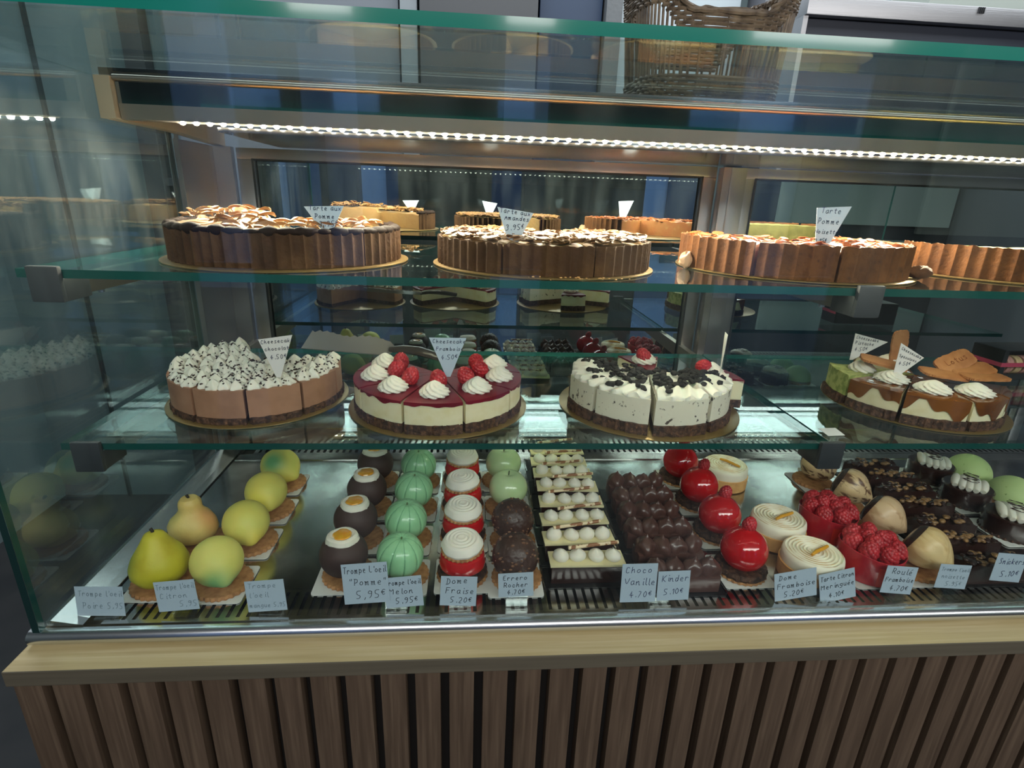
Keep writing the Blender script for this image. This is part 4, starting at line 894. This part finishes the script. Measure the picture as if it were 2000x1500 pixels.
# ------------------------------------------------------------------ tarts on the upper shelf
def crustm(n, c1, c2): return mat(n, c1, .65, noise_=[(26, c2, .38, .7, I3), (140, S(70, 44, 28), .55, .75, I3)], bump=(220, .6), spec=.15)
def tart(name, lab, x, y, R, H, arcs, cm, fm, top, lift=.002, seed=1, rim=.0025, nfl=64):
    t = thing(name, lab, 'tart', (x, y, Z1+.0026))
    for j, (a0, a1) in enumerate(arcs):
        a0, a1 = D(a0), D(a1); Rf = lambda a: R*(1-.022*abs(sin(nfl/2*a))+.004*nz((cos(a)*6, sin(a)*6, 0), 1, seed))
        s_ = obj('tart_slice', (lambda b: (sector(b, a0, a1, Rf, .0002, lambda r, a: H+rim*nz((cos(a)*22, sin(a)*22, r*40), 1, seed)-(.0015 if r < R*.97 else 0), 3, max(20, int((a1-a0)*150)), R*.955), b)[1])(NB()), cm, t, True, 50)
        bm = NB(); sector(bm, a0+.001, a1-.001, R*.953, .0004, lambda r, a: H-.004+lift+top(r*cos(a), r*sin(a)), 34, max(20, int((a1-a0)*46)), 0); obj('filling', bm, fm, s_, True, 60)
        yield t, s_, a0, a1
rg = random.Random(12)
M_ap = crustm('baked_crust_brown', S(80, 56, 36), S(54, 34, 22)); M_al = crustm('almond_crust', S(82, 56, 32), S(60, 38, 22)); M_no = crustm('hazelnut_crust', S(104, 66, 36), S(76, 46, 26))
M_fa = mat('apple_filling', S(138, 106, 62), .55, sss=.1, noise_=[(40, S(132, 96, 54), .4, .65, I3)], bump=(120, .4))
M_fal = mat('almond_cream', S(140, 112, 68), .6, sss=.1, noise_=[(60, S(146, 112, 66), .4, .65, I3)], bump=(160, .5))
M_fn = mat('hazelnut_filling', S(140, 90, 44), .5, coat=.15, noise_=[(34, S(140, 80, 40), .42, .62, I3), (60, S(150, 120, 74), .58, .72, I3)], bump=(120, .5))
M_fp = mat('pale_green_filling', S(136, 130, 74), .6, noise_=[(60, S(118, 114, 60), .4, .7, I3)], bump=(160, .5))
M_sl = mat('apple_slice', S(132, 96, 54), .45, coat=.1, sss=.1, noise_=[(50, S(146, 98, 52), .5, .7, I3)]); M_burn = mat('charred_edge', S(34, 22, 18), .7, bump=(200, .4), spec=.1); M_fl = mat('almond_flake', S(122, 90, 52), .5, noise_=[(60, S(124, 84, 48), .45, .62, I3)])
board('gold board under the apple tart, left of the upper shelf', -.250, .800, Z1, .160)
# apple tart
for t, s_, a0, a1 in tart('apple_tart', 'large apple tart with charred crust edge, leftmost on the upper shelf', -.250, .800, .150, .040, ((142, 218), (219, 322), (323, 398)), M_ap, M_fa, lambda x, y: .004*nz((x, y, 0), 40, 1)+(.012 if x < -.01 else .0)*max(0, 1-((x+.06)**2+(y-.0)**2)/.012)):
    bm = NB(); bb = NB()
    for _ in range(46 if a1-a0 < 1.5 else 60):
        a = rg.uniform(a0+.06, a1-.06); r = .124*math.sqrt(rg.uniform(.05, 1)); x, y = r*cos(a), r*sin(a); z = .042+.006*rg.random()+(.012*max(0, 1-((x+.06)**2+y**2)/.012) if x < -.01 else 0)
        s0 = rg.uniform(.010, .015); k0 = rg.uniform(0, 2*PI); M4 = Matrix.Translation((x, y, z)) @ Matrix.Rotation(k0, 4, 'Z') @ Matrix.Rotation(rg.uniform(.2, .7), 4, 'X')
        v0 = len(bm.verts); n = 9; ring = []
        for i in range(n):
            u = -1+2*i/(n-1); yy = .45*(1-u*u)
            ring.append((bm.verts.new(M4 @ Vector((u*s0, yy*s0, 0))), bm.verts.new(M4 @ Vector((u*s0, yy*s0+s0*.42*math.sqrt(max(0, 1-u*u))+.0004, .0012))), bm.verts.new(M4 @ Vector((u*s0, yy*s0+s0*.2, .0034*math.sqrt(max(0, 1-u*u))+.0002)))))
        for p, q in zip(ring, ring[1:]):
            bm.faces.new((p[0], q[0], q[2], p[2])); bm.faces.new((p[2], q[2], q[1], p[1])); bm.faces.new((p[1], q[1], q[0], p[0]))
    obj('apple_slices', bm, M_sl, s_, True, 60)['kind'] = 'stuff'
    n = int((a1-a0)*.148/.02)
    for k in range(n):
        a = a0+(a1-a0)*(k+.5)/n; r = .1425; w_ = rg.uniform(.010, .021)
        M4 = Matrix.Translation((r*cos(a), r*sin(a), .0420)) @ Matrix.Rotation(a+PI/2, 4, 'Z'); q = rg.uniform(0, 9); zz = rg.uniform(.45, 1)
        rr = bmesh.ops.create_icosphere(bb, subdivisions=2, radius=1)
        for v in rr['verts']: v.co = M4 @ Vector((v.co.x*w_, v.co.y*.0080, v.co.z*.0072*zz*(1+.4*nz(v.co, 2, q))))
    obj('charred_rim', bb, M_burn, s_, True, 60)
def flakes(s_, a0, a1, R, n, z, m_, rg, s1=(.005, .009), name='almond_flakes', inner=0):
    bm = NB()
    for _ in range(n):
        a = rg.uniform(a0+.03, a1-.03); r = R*math.sqrt(rg.uniform(inner, 1)); s0 = rg.uniform(*s1); M4 = Matrix.Translation((r*cos(a), r*sin(a), z+rg.uniform(0, .004))) @ Matrix.Rotation(rg.uniform(0, 6.3), 4, 'Z') @ Matrix.Rotation(rg.uniform(-.55, .55), 4, 'X') @ Matrix.Rotation(rg.uniform(-.3, .3), 4, 'Y')
        top = [bm.verts.new(M4 @ Vector((s0*cos(2*PI*k/8), s0*.58*sin(2*PI*k/8), .0005))) for k in range(8)]; bot = [bm.verts.new(M4 @ Vector((s0*cos(2*PI*k/8), s0*.58*sin(2*PI*k/8), -.0005))) for k in range(8)]
        bm.faces.new(top); bm.faces.new(bot[::-1])
        for k in range(8): bm.faces.new((top[k], bot[k], bot[(k+1) % 8], top[(k+1) % 8]))
    o = obj(name, bm, m_, s_, False); o['kind'] = 'stuff'
board('gold board under the almond tart, middle of the upper shelf', .103, .794, Z1, .156)
for t, s_, a0, a1 in tart('almond_tart', 'large almond tart covered with flaked almonds, between the apple and hazelnut tarts', .103, .794, .150, .036, ((100, 179), (180, 243), (244, 287), (288, 337), (338, 418)), M_al, M_fal, lambda x, y: .003*nz((x, y, 0), 50, 2)+.008*max(0, 1-((x)**2+(y-.01)**2)/.02), .002, 3):
    flakes(s_, a0, a1, .141, int(260*(a1-a0)), .036+.004, M_fl, rg)
board('gold board under the hazelnut tart, over the join of the upper shelves', .487, .820, Z1, .166)
for t, s_, a0, a1 in tart('hazelnut_tart', 'orange-topped apple hazelnut tart, third on the upper shelf', .480, .815, .158, .044, ((125, 225), (227, 262), (263, 320), (321, 398)), M_no, M_fn, lambda x, y: .0035*nz((x, y, 0), 36, 5)+.0025*nz((x, y, 0), 90, 6), -.001, 5, .002, 56):
    flakes(s_, a0, a1, .145, int(34*(a1-a0)), .041, mat('orange_fruit_piece', S(142, 76, 36), .4, coat=.2), rg, (.005, .010), 'fruit_pieces')
board('gold board under the green-topped tart at the right end of the upper shelf', .850, .835, Z1, .165)
for t, s_, a0, a1 in tart('pistachio_tart', 'pale green-topped tart cut into wide slices at the right end of the upper shelf', .850, .835, .156, .044, ((172, 262), (265, 330), (333, 370)), M_no, M_fp, lambda x, y: .002*nz((x, y, 0), 60, 7), -.001, 7, .002, 56): pass
def crumbs(lab, x, y, z, sp, n, sd, m_, s1=.0018):
    bm = NB(); r = random.Random(sd)
    for _ in range(n):
        s0 = r.uniform(.3, 1)*s1; p = (r.gauss(0, sp), r.gauss(0, sp*.25), s0*.6); blob(bm, 1, lambda d: (d.x*s0*1.3, d.y*s0, d.z*s0*.6), p)
    o = obj('crumbs', bm, m_, None); o.location = (x, y, z); return tag(o, lab, 'crumbs', None, 'stuff')
crumbs('pastry crumbs on the board edge in front of the almond tart', .12, .6435, Z1+.0026, .035, 30, 1, M_shell)
bm = NB(); blob(bm, 3, lambda d: (d.x*.018*(1+.3*nz(d, 2, 1)), d.y*.012, d.z*.009*(1+.5*nz(d, 3, 2)))); o = obj('crust_fragment', bm, M_no, None); o.location = (.622, .722, Z1+.0112); tag(o, 'broken piece of orange crust beside the right front of the hazelnut tart', 'crust piece')
bm = NB(); blob(bm, 3, lambda d: (d.x*.010*(1+.4*nz(d, 2, 1)), d.y*.009, d.z*.012*(1+.4*nz(d, 3, 2)))); o = obj('crust_fragment', bm, mat('pale_crust_fragment', S(214, 176, 142), .6, bump=(200, .6)), None); o.location = (.318, .800, Z1+.0125); tag(o, 'pale broken crust piece at the left edge of the hazelnut tart board', 'crust piece')
# ------------------------------------------------------------------ cake server, boxes
t = thing('cake_server', 'grey serrated cake server lying between the chocolate and raspberry cheesecakes', 'cake server', (-.185, .920, Z2+.052), D(-4)); t.rotation_euler = (D(20), D(4), D(-6))
bm = NB(); P = [(-.095, -.028)]
for k in range(11): x = -.095+.0125*k; P += [(x, .026+.004*sin(k)), (x+.006, .022+.004*sin(k))]
P += [(.045, .018), (.055, .006), (.055, -.012), (.045, -.022)]
prism(bm, P, Matrix(((1, 0, 0, 0), (0, 0, 1, 0), (0, -1, 0, 0), (0, 0, 0, 1))), .0016); obj('blade', bm, mat('server_metal', (.42, .40, .40, 1), .35, .8), t, False)
bm = NB(); tube(bm, [(.050, -.004, .0), (.072, -.006, .008), (.10, -.010, .012), (.150, -.020, .010)], [.006, .0075, .009, .007], 10); bmesh.ops.scale(bm, vec=(1, 1.2, .7), verts=bm.verts); obj('handle', bm, mat('dark_handle', S(60, 54, 50), .3, coat=.4), t)
M_box = mat('black_box_card', S(26, 26, 30), .35); M_rib = mat('pink_ribbon', S(176, 58, 86), .35)
def mbox(x, y, rz, lab):
    t = thing('macaron_box', lab, 'box', (x, y, Z2), rz, 'black boxes tied with pink ribbon'); hx, hy, H = .085, .032, .058
    bm = NB(); box(bm, -hx, hx, -hy, hy, .0002, .0022); box(bm, -hx, -hx+.002, -hy, hy, .0023, H); box(bm, hx-.002, hx, -hy, hy, .0023, H); box(bm, -hx+.0021, hx-.0021, hy-.002, hy, .0023, H); box(bm, -hx+.0021, hx-.0021, -hy, hy-.0021, H-.0015, H+.0005)
    box(bm, -hx+.0021, -hx+.010, -hy, -hy+.0015, .0023, H-.0016); box(bm, hx-.010, hx-.0021, -hy, -hy+.0015, .0023, H-.0016); box(bm, -hx+.0101, hx-.0101, -hy, -hy+.0015, .0023, .012); obj('carton', bm, M_box, t, False)
    bm = NB(); box(bm, -hx-.0006, hx+.0006, -hy-.0008, -hy-.0001, .026, .034); box(bm, -hx-.0007, -hx-.0001, -hy, hy, .026, .034); box(bm, hx+.0001, hx+.0007, -hy, hy, .026, .034); obj('ribbon', bm, M_rib, t, False)
    for k in range(7):
        bm = NB(); lathe(bm, [(0, 0), (.017, .0005), (.0185, .004), (.0175, .0065), (.0165, .0075), (.0175, .0085), (.0185, .011), (.017, .0145), (0, .015)], 28, cap=False)
        o = obj('macaron', bm, mat('macaron_%d' % (k % 2), [S(214, 184, 140), S(206, 150, 140)][k % 2], .6), t); o.rotation_euler = (0, PI/2, 0); o.location = (-.070+.019*k, 0, .0215)
    return t
mbox(1.090, .955, D(3), 'black box of macarons tied with pink ribbon, at the right edge of the lower shelf')
# scrap of paper
bm = NB(); v = [(-.012, -.0105, .0004), (.014, -.0085, .0004), (.012, .011, .0030), (-.014, .009, .0030)]
a = [bm.verts.new(p) for p in v]; b = [bm.verts.new((p[0], p[1], p[2]+.0006)) for p in v]; bm.faces.new(a); bm.faces.new(b)
for i in range(4): bm.faces.new((a[i], a[(i+1) % 4], b[(i+1) % 4], b[i]))
o = obj('paper_tag', bm, mat('tag_paper', S(206, 208, 210), .6), None, False); o.location = (.510, .668, Z2); tag(o, 'small blank white paper tag lying near the join of the lower shelves', 'tag')

# ------------------------------------------------------------------ price cards
M_pap = mat('card_paper', S(182, 198, 214), .6); M_papw = mat('card_paper_warm', S(226, 222, 220), .6); M_ink = mat('blue_ink', S(34, 36, 92), .5); M_inkf = mat('faint_ink', S(120, 138, 150), .5); M_inkb = mat('black_ink', S(36, 40, 52), .5)
M_acr = glass('clear_acrylic', (.93, .95, .95, 1), .12, .8)
GI = 'rectangular price cards along the front glass'; GP = 'triangular price flags stuck in the cakes'
def card(lab, X, zc, w_, h_, roll, lines, ink, tilt=-.10, yaw=0, y=.568):
    k = .568/.578; X *= k; zc = zc*k+1.40; base = .8995
    t = thing('price_card', lab, 'price card', (X, y, zc), 0, GI)
    M4 = Matrix.Rotation(yaw, 4, 'Z') @ Matrix.Rotation(tilt, 4, 'X') @ Matrix.Rotation(D(-roll), 4, 'Y')
    bm = NB(); w2, h2 = w_/2, h_/2; prism(bm, [(-w2, -h2), (w2, -h2), (w2*.99, h2), (-w2, h2*.98)], M4, .0005); obj('paper', bm, M_pap, t, False)
    bm = NB(); text_bm(bm, [(s, -w2+u*w_, -h2+v*h_, h*h_, sl) for s, u, v, h, sl in lines], M4, .00070 if ink != M_inkf else .0005, None, w2*.95); obj('writing', bm, ink, t, False)
    return t
def holder(X, yaw, lab):
    k = .568/.578; t = thing('card_holder', lab, 'card holder', (X*k, .568, .8996), yaw, 'clear stands under the price cards')
    bm = NB(); box(bm, -.014, .014, .0012, .016, .0002, .002); box(bm, -.014, .014, .0012, .0024, .0021, .016); box(bm, -.014, .014, .0050, .0062, .0021, .014); box(bm, -.014, .014, -.006, .0010, .0002, .002); obj('stand', bm, M_acr, t, False)
CARDS = [(-.451, -.489, .055, .040, -2, [("Trompe l'oeil", .06, .62, .24, 0), ('Poire 5,95', .12, .20, .26, 0)], M_inkf, 'price card with faint writing at the far left, in front of the yellow-green pear'),
 (-.360, -.483, .048, .041, 4, [("Trompe l'oeil", .03, .68, .22, 0), ('Citron', .08, .38, .22, 0), ('5,95', .52, .08, .24, 0)], M_inkf, 'price card with faint lemon writing in front of the green-tinged lemon pastry'),
 (-.253, -.486, .047, .043, 3, [('Trompe', .06, .72, .20, 0), ("l'oeil", .06, .42, .20, 0), ('mangue 5,95', .04, .10, .18, 0)], M_inkf, 'price card with faint writing standing alone right of the lemons'),
 (-.129, -.470, .056, .056, 3, [("Trompe L'oeil", .03, .72, .20, 0), ('"Pomme"', .12, .42, .20, 0), ('5,95€', .24, .08, .24, .0)], M_inkb, 'large pale blue price card in front of the dark chocolate ball'),
 (-.082, -.485, .047, .043, 4, [("Trompe l'oeil", .03, .70, .20, 0), ('Melon', .10, .40, .23, 0), ('5.95€', .24, .08, .24, 0)], M_inkb, 'price card in front of the front green melon pastry'),
 (-.012, -.485, .046, .042, -3, [('Dome', .14, .68, .24, .1), ('Fraise', .14, .38, .24, 0), ('5.20€', .26, .06, .24, 0)], M_inkb, 'price card in front of the front red pastry with the white lid'),
 (.062, -.477, .045, .034, 2, [('Errero', .12, .66, .24, 0), ('Rocher', .14, .36, .24, 0), ('4.70€', .22, .05, .25, 0)], M_inkb, 'price card in front of the nut-studded chocolate ball'),
 (.225, -.478, .047, .056, 0, [('Choco', .08, .72, .20, 0), ('Vanille', .08, .40, .22, 0), ('4.70€', .22, .08, .20, .02)], M_ink, 'tall price card at the right foot of the white cream bars'),
 (.273, -.484, .043, .043, 1, [('Kinder', .10, .60, .26, 0), ('5.10€', .18, .14, .25, .03)], M_ink, 'square price card in front of the dark bars with peaked domes'),
 (.443, -.486, .058, .042, 9, [('Dome', .10, .68, .22, 0), ('Framboise', .06, .38, .22, 0), ('5.20€', .20, .06, .24, .02)], M_inkb, 'tilted price card between the front red ball and the lemon tart'),
 (.504, -.490, .050, .045, 12, [('Tarte Citron', .04, .70, .19, 0), ('Meringuée', .04, .42, .20, 0), ('4.10€', .22, .10, .20, 0)], M_inkb, 'tilted price card right below the front lemon meringue tart'),
 (.591, -.482, .045, .041, -6, [('Roulé', .18, .66, .25, 0), ('Framboise', .05, .38, .20, .03), ('4.70€', .24, .06, .24, 0)], M_inkb, 'price card leaning in front of the front raspberry cup'),
 (.669, -.478, .046, .036, -5, [("Trompe l'oeil", .06, .68, .19, 0), ('noisette', .12, .38, .20, 0), ('5.95€', .30, .06, .24, 0)], M_inkf, 'price card with faint writing in front of the smooth nut pastry'),
 (.748, -.465, .045, .042, -6, [('Snickers', .10, .56, .25, .04), ('5.10€', .26, .12, .26, .05)], M_ink, 'price card at the far right in front of the nut-covered bars')]
for i, (X, zc, w_, h_, roll, lines, ink, lab) in enumerate(CARDS):
    zc += .003; card(lab, X, zc, w_, h_, roll, lines, ink, y=.5680+(.0007 if i in (4, 8, 10) else 0))
for X, yaw, lab in ((-.445, .05, 'clear plastic stand under the leftmost price card'), (-.355, .05, 'clear plastic stand under the price card of the front lemon'), (-.248, 0, 'clear plastic stand under the price card right of the lemons'), (-.092, 0, 'clear plastic stand below the melon price card'), (-.010, 0, 'clear plastic stand below the price card of the red lidded pastry'), (.064, 0, 'clear plastic stand below the price card of the nut chocolate ball'), (.256, 0, 'clear plastic stand between the price cards of the two bar columns'), (.476, .1, 'clear plastic stand under the two tilted price cards'), (.598, .1, 'clear plastic stand below the raspberry cup price card'), (.676, .1, 'clear plastic stand below the price card of the nut pastry')): holder(X, yaw, lab)
def flag(lab, x, y, pts, lines, ink=M_ink, yaw=0, paper=M_pap, u0=0, v0=0):
    """pts (X,z) measured in the plane of the flag; lines in metres from the first corner"""
    t = thing('price_flag', lab, 'price flag', (x, y, 1.40), yaw, GP); I4 = Matrix.Identity(4)
    bm = NB(); prism(bm, pts, I4, .0006); obj('paper', bm, paper, t, False)
    bm = NB(); text_bm(bm, lines, I4, .00065); obj('writing', bm, ink, t, False); return t
flag('white triangular price flag stuck in the apple tart', -.1755, .700, [(-.0245, -.018), (.0225, -.016), (.004, -.052), (-.001, -.052)], [('Tarte aux', -.019, -.0235, .0068, .02), ('Pomme', -.013, -.0325, .0068, 0), ('3.95€', -.009, -.0425, .0085, .05)])
flag('white triangular price flag stuck in the almond tart', .052, .700, [(-.020, -.011), (.025, -.017), (.004, -.059), (-.003, -.059)], [('Tarte aux', -.017, -.0185, .0068, -.10), ('Amandes', -.011, -.0270, .0066, -.05), ('3.95€', -.010, -.0400, .0085, .05)])
flag('white price flag with four lines stuck in the hazelnut tart', .461, .700, [(-.020, .001), (.026, .004), (.003, -.053), (-.011, -.053)], [('Tarte', -.014, -.007, .0085, 0), ('Pomme', -.016, -.020, .0085, 0), ('Noisette', -.017, -.032, .0066, 0), ('3.95€', -.015, -.043, .0060, .04)])
flag('white triangular price flag stuck in the chocolate cheesecake', -.258, .718, [(-.021, -.188), (.0235, -.181), (.003, -.240), (-.003, -.240)], [('Cheesecake', -.0185, -.1955, .0066, .1), ('chocolat', -.0145, -.2050, .0066, .1), ('4.50€', -.009, -.2170, .0080, .1)], paper=M_papw)
flag('white triangular price flag stuck in the raspberry cheesecake', -.030, .727, [(-.026, -.184), (.025, -.184), (.003, -.240), (-.003, -.240)], [('Cheesecake', -.0215, -.1930, .0070, 0), ('Framboise', -.0165, -.2035, .0066, 0), ('4.50€', -.011, -.2170, .0085, .06)])
flag('white price flag seen edge-on in the cookie cheesecake', .350, .702, [(-.022, -.163), (.022, -.168), (.002, -.225), (-.002, -.225)], [('Cheesecake', -.018, -.178, .0062, 0), ('4.50€', -.010, -.192, .0078, 0)], yaw=D(69), paper=M_papw)
flag('white pennant stuck sideways in the green slice of the caramel cheesecake', .648, .838, [(-.009, -.194), (.052, -.208), (-.003, -.240), (-.008, -.240)], [('Cheesecake', -.006, -.2040, .0064, -.16), ('Pistache', -.006, -.2140, .0070, -.08), ('4.50€', -.005, -.2260, .0085, .0)], paper=M_papw)
flag('white pennant stuck in the caramel slice in front of a biscuit', .663, .757, [(-.009, -.189), (.035, -.212), (.000, -.243), (-.008, -.241)], [('Cheesecake', -.006, -.2010, .0056, -.42), ('Speculoos', -.007, -.2120, .0056, -.30), ('4.50€', -.005, -.2250, .0072, -.1)], paper=M_papw)
